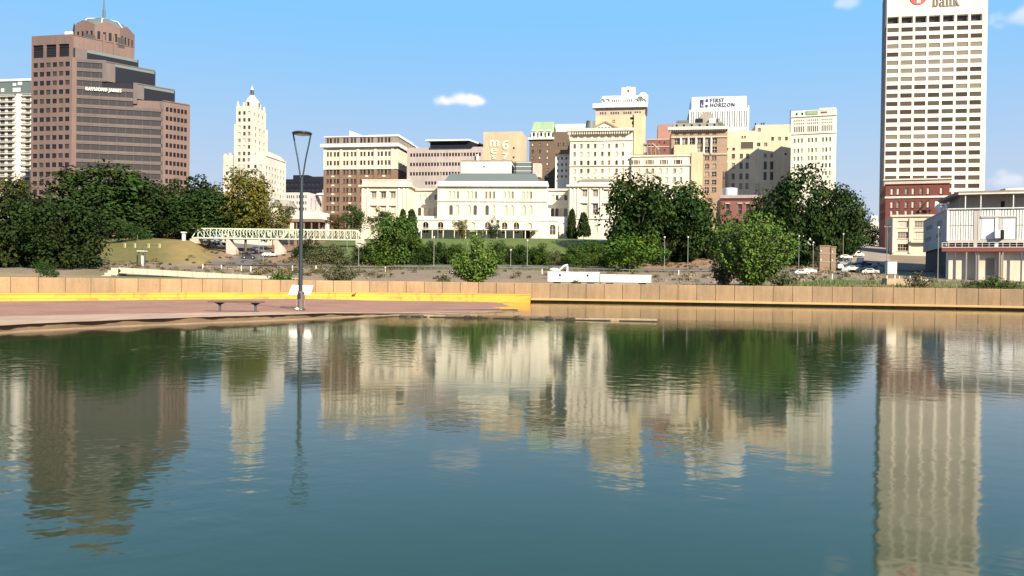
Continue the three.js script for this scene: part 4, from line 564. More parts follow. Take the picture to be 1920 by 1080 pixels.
{ // tall terracotta tower with white roof pavilion
  const g = building('terracotta_tower', 'tall buff tower with white roof pavilion and green arches on top', 1114, 442), f0 = g.face([0, 0], [40, 0]), W = f0.a(1207), H = f0.y(203, 1130), m = M('terratower', [0.4, 0.335, 0.28], P);
  block(g, { W, dep: 24, H, mat: m, glass: ['glassolive', 'glassbrown'], front: f => [...f.grid([1126, 1130, 1135, 1146, 1150.5, 1155, 1159.5, 1170, 1174, 1178.5, 1182.5, 1191, 1195, 1200], [212.5], 2.6, 4.5, { refpx: 1130 }), ...f.grid([1170, 1174.5, 1179, 1191, 1196, 1201], seq(224, 10, 9), 2.4, 4.5, { refpx: 1130 })], right: f => { const o = []; for (const py of seq(212, 14, 9)) for (const k of seq(0.08, 7, 0.14)) o.push({ x: k * f.L, y: f0.y(py, 1130), w: 1.1, h: 1.5 }); return o; } });
  f0.box('cornice', mats.white, -1.5, W + 1, H + 0.003, f0.y(195, 1130), -3, 1.6); { const r = g.face([W, 0], [W, -24]); r.box('cornice', mats.white, 0, 24, H + 0.004, f0.y(195.5, 1130), -2, 1.3); }
  const y0 = f0.y(195, 1130), q = g.face([0, -2], [40, -2]), yb = q.y(193, 1160), yt = q.y(179.5, 1160), wh = mats.paintwhite; const x0 = q.a(1126), x1 = q.a(1212), fp = g.face([x0, -2], [x1, -2]);
  prism(g, 'pavilion', wh, [[x0 + 0.1, -2.5], [x1 - 0.1, -2.5], [x1 - 0.1, -16], [x0 + 0.1, -16]], y0, yt - 0.1); fp.wall(wh, 0, x1 - x0, y0 - 0.05, yt, [...fp.grid([1148.5, 1152, 1155.5, 1159, 1162.5, 1170, 1173.5, 1177, 1180.5, 1184], [189], 1.9, 5.2, { refpx: 1160 }), ...fp.grid([1134, 1200], [186], 12, 9, { refpx: 1160, arch: true, mat: () => 'slate' })], { t: 0.4 });
  for (const px of [1129, 1139, 1194, 1207]) mesh('green_arch', new THREE.TorusGeometry(1.3, 0.28, 6, 12, Math.PI).translate(fp.a(px, 188) + x0, q.y(190, px), -1.6), mats.copper, g); mesh('roof_barrel', new THREE.CylinderGeometry(2.4, 2.4, 13, 12).rotateX(Math.PI / 2).translate(x1 - 2.6, yt - 0.6, -9), wh, g);
  q.pbox('lift_house', mats.cream, 1165.5, 164, 1191.5, 181, -9, -2.5, 1170); q.pbox('lift_house_window', mats.glassdark, 1176.5, 169, 1179.5, 172.5, -2.49, -2.4, 1170); mesh('vent', merge([new THREE.CylinderGeometry(0.5, 0.5, 1.8, 8).translate(q.a(1176, 165), q.y(162.5, 1176), -6), new THREE.CylinderGeometry(0.5, 0.5, 1.8, 8).translate(q.a(1181, 165), q.y(162.5, 1181), -6)]), wh, g);
}
{ const g = building('slate_lift_house', 'grey slate roofed lift house between hotel and buff tower', 1095, 424), f0 = g.face([0, 0], [10, 0]), W = f0.a(1114), H = f0.y(240, 1100);
  block(g, { W, dep: 8, H, mat: mats.pale, parapet: false }); mesh('roof', new THREE.CylinderGeometry(0.75, 1, 1, 4).rotateY(Math.PI / 4).scale(W * 0.72, f0.y(225, 1100) - H + 0.5, 5).translate(W / 2, (H + f0.y(225, 1100)) / 2 - 0.3, -4), mats.slate, g); }
{ // lower cream block with bay windows, right of the cream office
  const g = building('cream_loft', 'lower cream loft building with four wide attic windows', 1183, 380), f0 = g.face([0, 0], [30, 0]), W = f0.a(1298), H = f0.y(292.5, 1200), m = M('loft', [0.6, 0.53, 0.445], P);
  const xs = [1186, 1198, 1213, 1224, 1238, 1250.5, 1265, 1277];
  block(g, { W, dep: 6, H, mat: m, glass: ['blindpale', 'blindpale', 'blindgrey'], sill: true, front: f => [...f.grid([1192, 1218, 1245, 1271.5], [304.5], 15, 8, { refpx: 1200, mat: i => i === 3 ? 'glassolive' : 'blindgrey' }), ...f.grid(xs, [320.5, 337, 353], 5, 8.5, { refpx: 1200 })] });
  f0.box('belt_course', m, -0.2, W + 0.1, f0.y(311.5, 1200), f0.y(309.5, 1200), 0.004, 0.6); f0.box('cornice', m, -0.2, W + 0.1, H - 0.4, H + 0.3, 0.004, 0.5); for (const px of [1192, 1218, 1245, 1271.5]) for (const s of [-4.6, 4.6]) f0.pbox('window_pier', m, px + s - 0.6, 300.5, px + s + 0.6, 308.5, -0.3, 0.1, 1200);
  const q = g.face([0, -3], [40, -3]); q.pbox('stair_block', mats.buff, 1264, 271.5, 1304, 294, -12, 0, 1270); q.pbox('stair_block', mats.buff, 1296.5, 285, 1318, 400, -8, 3.8, 1300); q.pbox('roof_deck', mats.darkbrick, 1206, 286, 1236, 293.5, -10, -0.5, 1210); for (const px of [1207, 1214, 1221, 1229, 1236]) q.pbox('pergola_post', mats.brownstone, px - 0.7, 269, px + 0.7, 293, -0.6, -0.2, 1210); q.pbox('pergola_beam', mats.brownstone, 1206, 269, 1226, 271, -5, -0.2, 1210); { const m2 = mesh('awning', new THREE.BoxGeometry(4.5, 0.15, 4), mats.paintwhite, g); m2.position.set(q.a(1229, 275), q.y(274, 1229), -5); m2.rotation.z = -0.75; } }
{ const g = building('red_slab', 'plain reddish slab rising behind the loft building', 1231, 470), f0 = g.face([0, 0], [10, 0]), W = f0.a(1262), H = f0.y(233.5, 1240);
  block(g, { W, dep: 16, H, mat: M('redslab', [0.333, 0.178, 0.148], B), front: () => [] }); const b2 = g.face([0, 6], [10, 6]); b2.pbox('lower_wing', mats.rosebrick, 1213, 262, 1258, 330, -5, 0, 1230); b2.pbox('coping', mats.pinkstone, 1213, 260.5, 1258, 262, -5, 0.2, 1230); b2.pbox('coping', mats.pinkstone, 1213, 274, 1258, 275.5, 0.003, 0.25, 1230); for (const [px, py] of [[1246, 267.5], [1246, 281.5], [1237, 281.5], [1237, 267.5]]) b2.pbox('window', mats.glassbrown, px - 1.3, py - 2.2, px + 1.3, py + 2.2, 0.003, 0.1, 1230); }
{ // brownstone with giant columns
  const g = building('columned_brownstone', 'brown stone office with tall white columns and overhanging cornice', 1257, 386), f0 = g.face([0, 0], [30, 0]), W = f0.a(1362), H = f0.y(243.5, 1270), m = mats.brownstone, gl = ['glassbrown', 'glassdark', 'blindgrey'];
  block(g, { W, dep: 26, H, mat: m, glass: gl, sill: true, frame: [2, 2], front: f => [...f.grid([1269, 1283.5, 1297, 1312, 1326, 1340], [250.5], 7, 4.2, { refpx: 1270 }), ...f.grid([1269, 1283.5, 1297, 1312.5, 1326, 1340], [265, 281], 9, 10.5, { refpx: 1270 }), ...f.grid([1325.5, 1339], [297], 9, 7, { refpx: 1270 }), ...f.grid([1325.5, 1339], [312], 8.5, 9.5, { refpx: 1270, arch: true }), ...f.grid([1325.5, 1339], [327, 342, 356], 9, 9, { refpx: 1270 })] });
  f0.box('cornice', mats.ivory, -1.8, W + 0.4, H - 0.3, H + 1.1, 0.004, 2.0); dentils(f0, -1.4, W, H - 0.9, 0.6, 0.5, 1.3, mats.ivory); f0.box('belt_course', mats.pinkstone, -0.2, W + 0.1, f0.y(258.8, 1270), f0.y(256.5, 1270), 0.004, 0.5); f0.box('belt_course', mats.pinkstone, -0.2, W + 0.1, f0.y(291, 1270), f0.y(289, 1270), 0.004, 0.5);
  for (const px of [1276, 1290.3, 1304.5, 1319.3, 1333]) { const a = f0.a(px, 280), ya = f0.y(289, 1270), yb = f0.y(258.8, 1270); f0.put(mesh('column', new THREE.CylinderGeometry(0.45, 0.52, yb - ya - 0.02, 10), mats.ivory, g), a, (ya + yb) / 2, 0.55); }
  const q = g.face([0, -3], [40, -3]); q.pbox('attic_storey', mats.roofgrey, 1262, 231, 1357, 243, -16, 0, 1270); for (const px of [1269, 1282.5, 1297, 1312, 1326, 1340]) q.pbox('attic_window', mats.glassdark, px - 1.7, 233.5, px + 1.7, 237, 0.003, 0.12, 1270); q.pbox('roof_sign_box', mats.slate, 1269, 226, 1291, 230.5, -6, -1, 1270); q.pbox('roof_plant', mats.darkpanel, 1304, 222.5, 1318, 230.5, -5, -1, 1300); q.pbox('roof_plant', mats.paintwhite, 1330, 222.5, 1345, 230.5, -6, -1, 1330); { const w = g.face([0, -8], [40, -8]), x0 = w.a(1309.5), x1 = w.a(1335.5), yb = w.y(231, 1320), yt = w.y(206.5, 1320), s = new THREE.Shape(); s.moveTo(0, 0); s.lineTo(x1 - x0, 0); s.lineTo(x1 - x0, yt - yb - 3); s.quadraticCurveTo((x1 - x0) * 0.5, (yt - yb) * 1.25, 0, yt - yb - 3); w.put(mesh('water_tank_house', new THREE.ExtrudeGeometry(s, { depth: 6, bevelEnabled: false, curveSegments: 8 }), M('tankgrey', [0.281, 0.259, 0.215], P), g), x0, yb, -6); }
  { const s = new THREE.Shape([[0, 0], [4.5, 0], [0, 6]].map(v => new THREE.Vector2(...v))); q.put(mesh('roof_slope', new THREE.ExtrudeGeometry(s, { depth: 8, bevelEnabled: false }), mats.roofgrey, g), q.a(1346, 240), q.y(243, 1346), -8); }
}
{ // white ribbed bank tower
  const g = building('ribbed_tower', 'white ribbed tower with a blue two line sign under its roof', 1290, 560), f0 = g.face([0, 0], [40, 0]), wh = mats.paintwhite, W = f0.a(1401), H = f0.y(206, 1300), rib = M('ribgrey', [0.148, 0.148, 0.148], { roughness: 0.4 });  // plain grey body that shows between the white ribs
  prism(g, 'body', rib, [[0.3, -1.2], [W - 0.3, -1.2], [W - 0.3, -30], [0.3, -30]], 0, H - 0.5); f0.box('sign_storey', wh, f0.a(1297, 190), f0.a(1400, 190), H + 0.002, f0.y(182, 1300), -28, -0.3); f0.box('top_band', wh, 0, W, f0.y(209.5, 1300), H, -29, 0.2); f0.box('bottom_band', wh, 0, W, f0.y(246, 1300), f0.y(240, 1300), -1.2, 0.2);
  const n = 24; for (let i = 0; i <= n; i++) { const a = lerp(0.5, W - 0.5, i / n); f0.box('rib', wh, a - 0.52, a + 0.52, 0, f0.y(209.6, 1300), -1.2, 0.15); }
  { const r = g.face([W, 0], [W, -30]); r.box('side_wall', wh, 0.01, 30, 0, f0.y(200, 1300), -0.5, 0.25); } f0.pbox('window', mats.glassdark, 1392, 246.5, 1397, 250, 0.003, 0.3, 1300); f0.pbox('window', mats.glassdark, 1392, 254.5, 1397, 258, 0.003, 0.3, 1300);
  const ink = M('signblue', [0.030, 0.037, 0.118], { roughness: 0.5 }); f0.text('FIRST', font, ink, 1332, 1358, 192, 184.6, 'lettering', -0.28, 0.3); f0.text('HORIZON', font, ink, 1332, 1377.5, 200.6, 193.6, 'lettering', -0.28, 0.3);
  for (const [a, b, c, d] of [[1313, 187, 1315.2, 201], [1313, 187, 1320, 189.2], [1313, 199.2, 1320, 201], [1315.2, 189.2, 1319.5, 193], [1323.5, 186, 1328, 191], [1323, 196.5, 1327.5, 201], [1317, 193, 1319.5, 197]]) f0.pbox('emblem', ink, a, b, c, d, -0.28, 0.1, 1313);
}
{ // cream party wall in two steps
  const g = building('stepped_party_wall', 'cream party wall building with stepped top and scattered windows', 1343, 384), f0 = g.face([0, 0], [30, 0]), W = f0.a(1484), x1 = f0.a(1414), m = M('partycream', [0.56, 0.46, 0.335], P), H1 = f0.y(246, 1360), H2 = f0.y(234, 1430), gl = ['blindgrey', 'glassolive'];
  const wn = f => [...f.grid([1363, 1375.5], [279.5], 5, 4.6, { refpx: 1370, mat: () => 'glassdark' }), ...f.grid([1361, 1375, 1390, 1401.5], [293], 6, 9, { refpx: 1370 }), ...f.grid([1361, 1375, 1389.5, 1401], [311, 331, 349], 6, 11.5, { refpx: 1370 }), ...f.grid([1400.5], [273], 23, 12.5, { refpx: 1370, mat: () => 'glassolive' }), ...f.grid([1392, 1397], [247.5, 257], 3, 3.6, { refpx: 1370, mat: () => 'glassdark' }).filter(w => w.y < H1 - 1)];
  block(g, { W: x1, dep: 24, H: H1, mat: m, glass: gl, sill: true, front: wn });
  block(g, { x0: x1 + 0.01, W: W - x1 - 0.01, dep: 24, H: H2, mat: m, glass: gl, front: f => [...f.grid([1423.5], [243.5], 6, 7, { refpx: 1430 }), ...f.grid([1422.5, 1435.5], [271], 6.5, 7, { refpx: 1430 }), ...f.grid([1448.5, 1461.5, 1474.5], [260.5], 5, 7, { refpx: 1430 }), ...f.grid([1435, 1447], [292], 5, 8, { refpx: 1430, mat: () => 'blindgrey' }), ...f.grid([1473], [289], 4, 4, { refpx: 1430, mat: () => 'glassdark' }), ...f.grid([1434.8, 1447.2], [310.5, 330], 6, 15, { refpx: 1430, mat: () => 'glassdark' })] });
  for (const px of [1418, 1429.5, 1434]) { const a = f0.a(px, 240); mesh('chimney_pot', new THREE.CylinderGeometry(0.3, 0.4, 1.6, 6).translate(a, H2 + 0.7, -3), mats.darkpanel, g); } for (const px of [1417.5, 1422.5]) f0.pbox('downpipe', mats.roofgrey, px - 0.5, 342, px + 0.5, 380, 0.004, 0.2, 1430);
}
{ // white tower with slotted attic
  const tn = -19.5 * Math.PI / 180, g = building('slotted_white_tower', 'tall cream white tower with rows of attic slots right of the party wall', 1481, 352, tn), f0 = g.face([0, 0], [20, 0]), W = f0.a(1566), H = f0.y(208, 1490), m = M('slotwhite', [0.666, 0.629, 0.540], P), groups = [[1489.5, 1492.8, 1496.2, 1499.5, 1503, 1506.8], [1515, 1518.3, 1522, 1525.5, 1529, 1533], [1541.5, 1545, 1548.5, 1552.2, 1556, 1559.6]].flat(), w3 = [1490, 1497, 1503.5, 1516.5, 1523, 1530, 1543, 1549.5, 1556.5];
  block(g, { W, dep: 15, H, mat: m, glass: ['glassolive', 'blindgrey', 'blindpale', 'blindpale'], front: f => [...f.grid(groups, [226.5, 232], 1.7, 3, { refpx: 1500, mat: () => 'glassolive' }), ...f.grid(groups, [242.5], 1.8, 11, { refpx: 1500, mat: () => 'glassolive' }), ...f.grid(w3, [263.5, 282.5, 297.5, 311.5, 326, 343], 3.2, 8, { refpx: 1500, mat: (i, j) => j === 3 && i > 2 ? 'glassolive' : j === 0 ? 'blindgrey' : ['blindpale', 'blindpale', 'blindgrey'][(i * 5 + j * 3) % 3] })] });
  f0.box('belt_course', m, -0.15, W + 0.15, f0.y(252, 1500), f0.y(250.5, 1500), 0.004, 0.35); f0.box('parapet_band', m, -0.15, W + 0.15, f0.y(219.5, 1500), f0.y(217.5, 1500), 0.004, 0.4); f0.pbox('roof_panel', mats.white, 1536, 204.5, 1567, 209, -6, 0.1, 1500); f0.pbox('hedge_box', mats.copper, 1512, 208.5, 1534, 215.5, 0.004, 0.3, 1500); for (const px of [1494, 1504.5]) f0.pbox('vent', mats.glassdark, px - 1.6, 211.5, px + 1.6, 215.5, 0.004, 0.1, 1500); f0.pbox('vent', mats.rosebrick, 1539, 211.5, 1551, 214.5, 0.004, 0.1, 1500); f0.pbox('corner_strip', mats.steelgrey, 1481.2, 206, 1482.6, 248, 0.01, 0.3, 1490);  // last box: thin dark grey strip up the left corner
  prism(g, 'rear_wing', m, [[0.2, -15.01], [W - 1, -15.01], [W - 1, -24], [0.2, -24]], 0, f0.y(238, 1490));
}
{ // pale concrete bank tower at the right
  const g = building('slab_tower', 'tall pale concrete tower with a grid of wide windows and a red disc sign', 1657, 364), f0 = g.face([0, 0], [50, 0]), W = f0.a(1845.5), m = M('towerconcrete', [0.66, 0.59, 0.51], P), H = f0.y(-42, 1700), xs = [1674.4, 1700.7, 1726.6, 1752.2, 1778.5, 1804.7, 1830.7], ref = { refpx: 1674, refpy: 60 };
  const light = (i, j) => (j === 2 || j === 3 && i > 0 || j === 4 || (j === 5 || j === 6) && i < 5 || j === 7 && i > 4 || j === 13) ? 'blindtower' : ['glassolive', 'glassbrown'][(i * 3 + j) % 2];
  const rows = seq(56.3, 27, 15.42), x = px => f0.a(px, 60);
  f0.wall(m, 0, W, 0, f0.y(49, 1674), f0.grid(xs, rows, 21.6, 8.2, { ...ref, mat: light }), { t: 0.9, deep: 0.28 });
  f0.wall(m, 0, W, f0.y(49, 1674) + 0.003, H, f0.grid(xs, [38], 21.6, 13, { ...ref, mat: () => 'glassbrown' }), { t: 2.2, deep: 0.9, name: 'crown_wall' });
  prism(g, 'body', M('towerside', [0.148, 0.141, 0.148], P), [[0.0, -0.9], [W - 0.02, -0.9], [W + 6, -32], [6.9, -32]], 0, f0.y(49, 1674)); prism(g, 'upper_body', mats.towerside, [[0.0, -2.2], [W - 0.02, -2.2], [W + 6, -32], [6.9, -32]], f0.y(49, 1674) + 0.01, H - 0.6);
  const sx = f0.a(1722, 0), sy = f0.y(0.5, 1674), rr = f0.a(1739, 0) - sx; f0.put(mesh('sign_disc', new THREE.CylinderGeometry(rr, rr, 0.25, 32).rotateX(Math.PI / 2), M('signred', [0.459, 0.030, 0.037], { roughness: 0.5 }), g), sx, sy + 1.3, 0.13);
  f0.put(mesh('sign_letter', merge([boxGeo(-0.75, 0.75, -3.1, 1.0, 0, 0.12), boxGeo(-0.75, 0.75, 1.5, 2.9, 0, 0.12)]), mats.signwhite, g), sx, sy + 1.3, 0.26); f0.text('bank', serif, M('signbrown', [0.096, 0.067, 0.037], { roughness: 0.5 }), 1747.5, 1799, 13.5, -9, 'lettering', 0.004, 0.25);
}
// ---------------------------------------------------------------- buildings by the street at the right
{ const g = building('red_brick_block', 'red brick block with white cornice below the tall pale tower', 1660, 326, -17 * Math.PI / 180), f0 = g.face([0, 0], [20, 0]), W = f0.a(1780), H = f0.y(345, 1700), m = mats.redbrick, xs = [1673, 1684.5, 1700, 1712.5, 1727.5, 1741, 1765.5];
  block(g, { W, dep: 15, H, mat: m, sill: true, glass: ['blindpale', 'blindpale', 'blindgrey', 'blindpale'], frame: [1, 2], frameMat: 'ivory', front: f => f.grid(xs, [358.5, 383.5, 400, 418, 436, 454], 5.6, 12, { refpx: 1700 }), left: f => seq(0.1, 5, 0.19).flatMap(k => [358, 383, 400].map(py => ({ x: k * f.L, y: f0.y(py, 1700), w: 1.1, h: 2.4 }))) });
  f0.box('cornice', mats.pinkstone, -0.6, W + 0.5, H + 0.003, f0.y(338, 1700), -0.8, 0.6); f0.box('cornice_cap', mats.ivory, -1.0, W + 0.9, f0.y(338, 1700) + 0.003, f0.y(336, 1700), -0.9, 1.1); f0.box('belt_course', mats.white, -0.3, W + 0.3, f0.y(371.5, 1700), f0.y(368, 1700), 0.004, 0.35);
  const fe = []; for (const py of [394, 412]) { const y = f0.y(py, 1735), a0 = f0.a(1722), a1 = f0.a(1747); fe.push(boxGeo(a0, a1, y - 0.08, y, 0.1, 1.2), boxGeo(a0, a1, y + 0.95, y + 1.0, 1.14, 1.2)); for (let i = 0; i < 6; i++) fe.push(boxGeo(lerp(a0, a1, i / 5) - 0.03, lerp(a0, a1, i / 5) + 0.03, y, y + 1, 1.14, 1.2)); } fe.push(beam([f0.a(1725), f0.y(394, 1735), 0.6], [f0.a(1741), f0.y(374, 1735), 0.6], 0.14)); f0.put(mesh('fire_escape', merge(fe), mats.navy, g), 0, 0, 0);
  rooftop(g, 'roof_hut', mats.roofgrey, f0.a(1680), f0.a(1742), H, f0.y(331, 1700) - H, -6, -14); }
{ const g = building('cream_store', 'two storey cream building in front of the red brick block', 1673, 296, -17 * Math.PI / 180), f0 = g.face([0, 0], [20, 0]), W = f0.a(1768), H = f0.y(405, 1690), m = mats.cream;
  block(g, { W, dep: 14, H, mat: m, sill: true, frame: [4, 2], frameMat: 'ivory', glass: ['blindpale', 'blindgrey'], front: f => [...f.grid([1693.5, 1725], [420.5, 441], 20, 12.5, { refpx: 1690 }), ...f.grid([1693], [464], 20, 13, { refpx: 1690, mat: () => 'glassbrown' })], left: f => [{ x: f.L * 0.4, y: H - 4, w: 1.6, h: 2.4 }, { x: f.L * 0.75, y: H - 4, w: 1.6, h: 2.4 }] });
  f0.box('cornice', m, -0.4, W + 0.4, H - 0.3, H + 0.4, 0.004, 0.5); f0.pbox('awning', m, 1708, 452, 1768, 455, 0.004, 1.4, 1690); for (const px of [1676, 1707, 1742]) f0.pbox('pier', m, px - 2, 409, px + 2, 475, 0.004, 0.3, 1690); }
{ // white corrugated warehouse on a red steel deck
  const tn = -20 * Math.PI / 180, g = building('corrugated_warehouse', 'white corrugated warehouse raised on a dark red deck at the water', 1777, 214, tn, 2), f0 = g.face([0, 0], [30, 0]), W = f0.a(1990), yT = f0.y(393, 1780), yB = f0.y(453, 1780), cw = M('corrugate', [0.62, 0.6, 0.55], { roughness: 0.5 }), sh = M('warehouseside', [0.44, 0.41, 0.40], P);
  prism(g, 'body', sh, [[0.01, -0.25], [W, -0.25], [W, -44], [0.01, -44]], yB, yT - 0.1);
  prism(g, 'lower_body', M('paintedshade', [0.06, 0.055, 0.06], P), [[0.4, -1.8], [W, -1.8], [W, -43], [0.4, -43]], 0, yB - 0.01);  // near-black colour stands in for the deep shadow at the warehouse base
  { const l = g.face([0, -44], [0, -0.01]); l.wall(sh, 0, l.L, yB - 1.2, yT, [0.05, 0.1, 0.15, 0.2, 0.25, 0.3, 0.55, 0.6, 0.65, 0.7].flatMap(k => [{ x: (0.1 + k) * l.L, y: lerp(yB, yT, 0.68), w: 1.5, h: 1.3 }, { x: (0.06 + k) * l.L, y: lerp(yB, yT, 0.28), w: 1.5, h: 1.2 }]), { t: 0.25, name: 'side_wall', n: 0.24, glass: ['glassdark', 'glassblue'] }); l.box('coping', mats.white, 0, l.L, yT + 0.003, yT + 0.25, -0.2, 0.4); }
  // corrugated sheets
  const sheet = (pl, pr, pt, pb, name = 'cladding_sheet', pitch = 0.62) => { const a0 = f0.a(pl, 420), a1 = f0.a(pr, 420), y0 = f0.y(pb, 1780), y1 = f0.y(pt, 1780), n = Math.max(2, Math.round((a1 - a0) / pitch)), p = (a1 - a0) / n, s = new THREE.Shape(); s.moveTo(a0, 0); for (let i = 0; i < n; i++) { const x = a0 + i * p; s.lineTo(x + p * 0.1, -0.16); s.lineTo(x + p * 0.55, -0.16); s.lineTo(x + p * 0.65, 0); s.lineTo(x + p, 0); } s.lineTo(a1, 0.15); s.lineTo(a0, 0.15); f0.put(mesh(name, boxUV(new THREE.ExtrudeGeometry(s, { depth: y1 - y0, bevelEnabled: false }).rotateX(-Math.PI / 2)), cw, g), 0, y0, -0.09); };
  sheet(1777.5, 1826, 395.5, 423, 'cladding_sheet'); sheet(1777.5, 1826, 424.3, 452); sheet(1834, 1839, 395.5, 452); sheet(1839.3, 1866, 395.5, 406); sheet(1873, 1906, 395.5, 406); sheet(1906.3, 1990, 395.5, 423); sheet(1906.3, 1990, 424.3, 452);
  f0.box('coping', mats.white, -0.1, W, yT + 0.003, yT + 0.3, -0.3, 0.35); f0.pbox('corner_trim', cw, 1776, 394, 1778.6, 452, -0.2, 0.25, 1780); f0.pbox('column_recess', sh, 1826.5, 396, 1833.5, 470, -0.2, 0.1, 1780);
  for (const [a, b] of [[1840.5, 1864.5], [1881, 1904]]) f0.pbox('loading_door', mats.paintwhite, a, 409, b, 449, -0.2, 0.03, 1780); f0.pbox('door_lintel', sh, 1839.5, 405.8, 1906, 409, -0.2, 0.3, 1780); f0.pbox('column', mats.pale, 1866, 395, 1873, 470, -0.2, 0.2, 1780); f0.pbox('column', sh, 1873.5, 409, 1880.5, 450, -0.2, 0.1, 1780); f0.pbox('air_unit', mats.pale, 1866, 433, 1876, 447, 0.25, 1.4, 1780); f0.pbox('air_unit', mats.darkpanel, 1878, 432, 1883, 449, 0.25, 1.2, 1780); f0.pbox('skirt', sh, 1777, 449.8, 1990, 455, -0.2, 0.22, 1780);
  // upper storey set back under its own roof
  { const z = -5, q = g.face([0, z], [30, z]), x0 = q.a(1800), x1 = W + 5, y0 = yT - 0.1, y1 = q.y(366, 1840), gw = M('greysheet', [0.22, 0.20, 0.18], { roughness: 0.6 }); prism(g, 'upper_storey', gw, [[x0, z], [x1, z], [x1, -26], [x0, -26]], y0, y1); for (let i = 0; i < 60; i++) { const a = x0 + 0.3 + i * 0.6; if (a < x1) q.box('batten', gw, a, a + 0.2, y0 + 0.2, y1, 0.003, 0.1); } q.pbox('door', mats.darkpanel, 1877, 378, 1884, 392, 0.003, 0.15, 1840);
    const ov = 4.2, yr = q.y(365.5, 1840, ov), yr2 = q.y(358, 1840, ov), rp = M('roofbrown', [0.25, 0.19, 0.155], P); prism(g, 'roof', rp, [[q.a(1797, 366, ov), z + ov], [x1, z + ov], [x1, -28], [x0 - 3, -28]], y1 + 0.01, y1 + 0.75); prism(g, 'roof_edge', mats.ivory, [[q.a(1797, 366, ov), z + ov + 0.15], [x1, z + ov + 0.15], [x1, z + ov + 0.003], [q.a(1797, 366, ov), z + ov + 0.003]], y1 - 0.15, y1 + 0.2); for (const px of [1810, 1839, 1900]) { const a = q.a(px, 385, ov - 0.4); mesh('veranda_post', boxGeo(a - 0.12, a + 0.12, y0, y1, z + ov - 0.5, z + ov - 0.25), mats.white, g); } rooftop(g, 'roof_hut', mats.ivory, q.a(1890, 360), x1, y1 + 0.75, 1.3, z - 3, -20); rooftop(g, 'roof_vent', mats.darkpanel, q.a(1880, 360), q.a(1888, 360), y1 + 0.75, 0.9, z - 2, z - 4); }
  // deck
  { const dz = 3.4, q = g.face([0, dz], [30, dz]), x0 = q.a(1766, 466), x1 = W + 6, yd = q.y(463.5, 1780), yd0 = q.y(471.5, 1780), red = M('deckred', [0.16, 0.035, 0.035], { roughness: 0.7 }); prism(g, 'deck', red, [[x0, dz], [x1, dz], [x1, -4], [x0, -4]], yd - 0.25, yd); q.box('deck_beam', red, x0, x1, yd0, yd - 0.254, -0.35, 0); q.box('deck_edge', mats.ivory, x0, x1, yd - 0.1, yd + 0.06, 0.003, 0.12); for (let i = 0; ; i++) { const a = x0 + i * 1.55; if (a > x1) break; q.box('railing_post', mats.ivory, a, a + 0.12, yd, yd + 1.15, -0.1, 0); } q.box('handrail', mats.ivory, x0, x1, yd + 1.15, yd + 1.27, -0.12, 0.02); q.box('mid_rail', mats.pale, x0, x1, yd + 0.6, yd + 0.66, -0.1, -0.04);
    for (const px of [1775, 1791, 1812, 1829, 1833, 1874, 1880, 1915, 1950]) { const a = q.a(px, 490, -0.3); q.box('deck_post', px % 2 ? mats.steelgrey : mats.roofgrey, a - 0.16, a + 0.16, 0, yd0, -0.5, -0.2); } for (const px of [1831, 1873]) { const a = q.a(px, 490, -1.2); q.box('concrete_pier', mats.pinkstone, a - 0.55, a + 0.55, 0, yd - 0.3, -1.5, -0.8); }
    const lw = g.face([0, 1.3], [30, 1.3]); lw.box('lower_wall', mats.cream, 0.2, W, 0, yd - 0.26, -3, 0); lw.box('lower_shutter', mats.roofgrey, lw.a(1850), lw.a(1866), lw.y(516, 1850), lw.y(484, 1850), 0.003, 0.1); }
  // rooftop lettering on its frame: broken white strokes
  { const z = -1.2, q = g.face([0, z], [30, z]), fr = g.face([-6, -8], [10, -8]), st = []; const S = (x0, y0, x1, y1, w = 0.42) => st.push(beam([fr.a(x0, y0), fr.y(y0, 1765), 0], [fr.a(x1, y1), fr.y(y1, 1765), 0], w)); S(1755, 377.5, 1754, 390); S(1755, 378, 1758.5, 380); S(1758.5, 380, 1755.5, 384); S(1759.5, 379, 1759, 400, 0.3); S(1762, 381, 1761.5, 384); S(1762, 386.5, 1762, 398); S(1768, 381.5, 1766, 384); S(1766, 388, 1770.5, 388); S(1770, 387, 1767.5, 395); S(1773, 382, 1772, 386); S(1771.5, 387, 1774, 393.5); S(1775.5, 386, 1773.5, 390); S(1779.5, 379.5, 1776, 383.5); S(1757, 386.5, 1758.5, 390); fr.put(mesh('rooftop_lettering', merge(st), mats.signwhite, g), 0, 0, 0); fr.put(mesh('lettering_frame', merge([beam([fr.a(1756), fr.y(385.3, 1765), -0.3], [fr.a(1777), fr.y(385.3, 1765), -0.3], 0.2), beam([fr.a(1760), yT - 0.2, -0.3], [fr.a(1760), fr.y(384, 1765), -0.3], 0.16), beam([fr.a(1775), yT - 0.2, -0.3], [fr.a(1775), fr.y(384, 1765), -0.3], 0.16)]), mats.steelgrey, g), 0, 0, 0); }
}
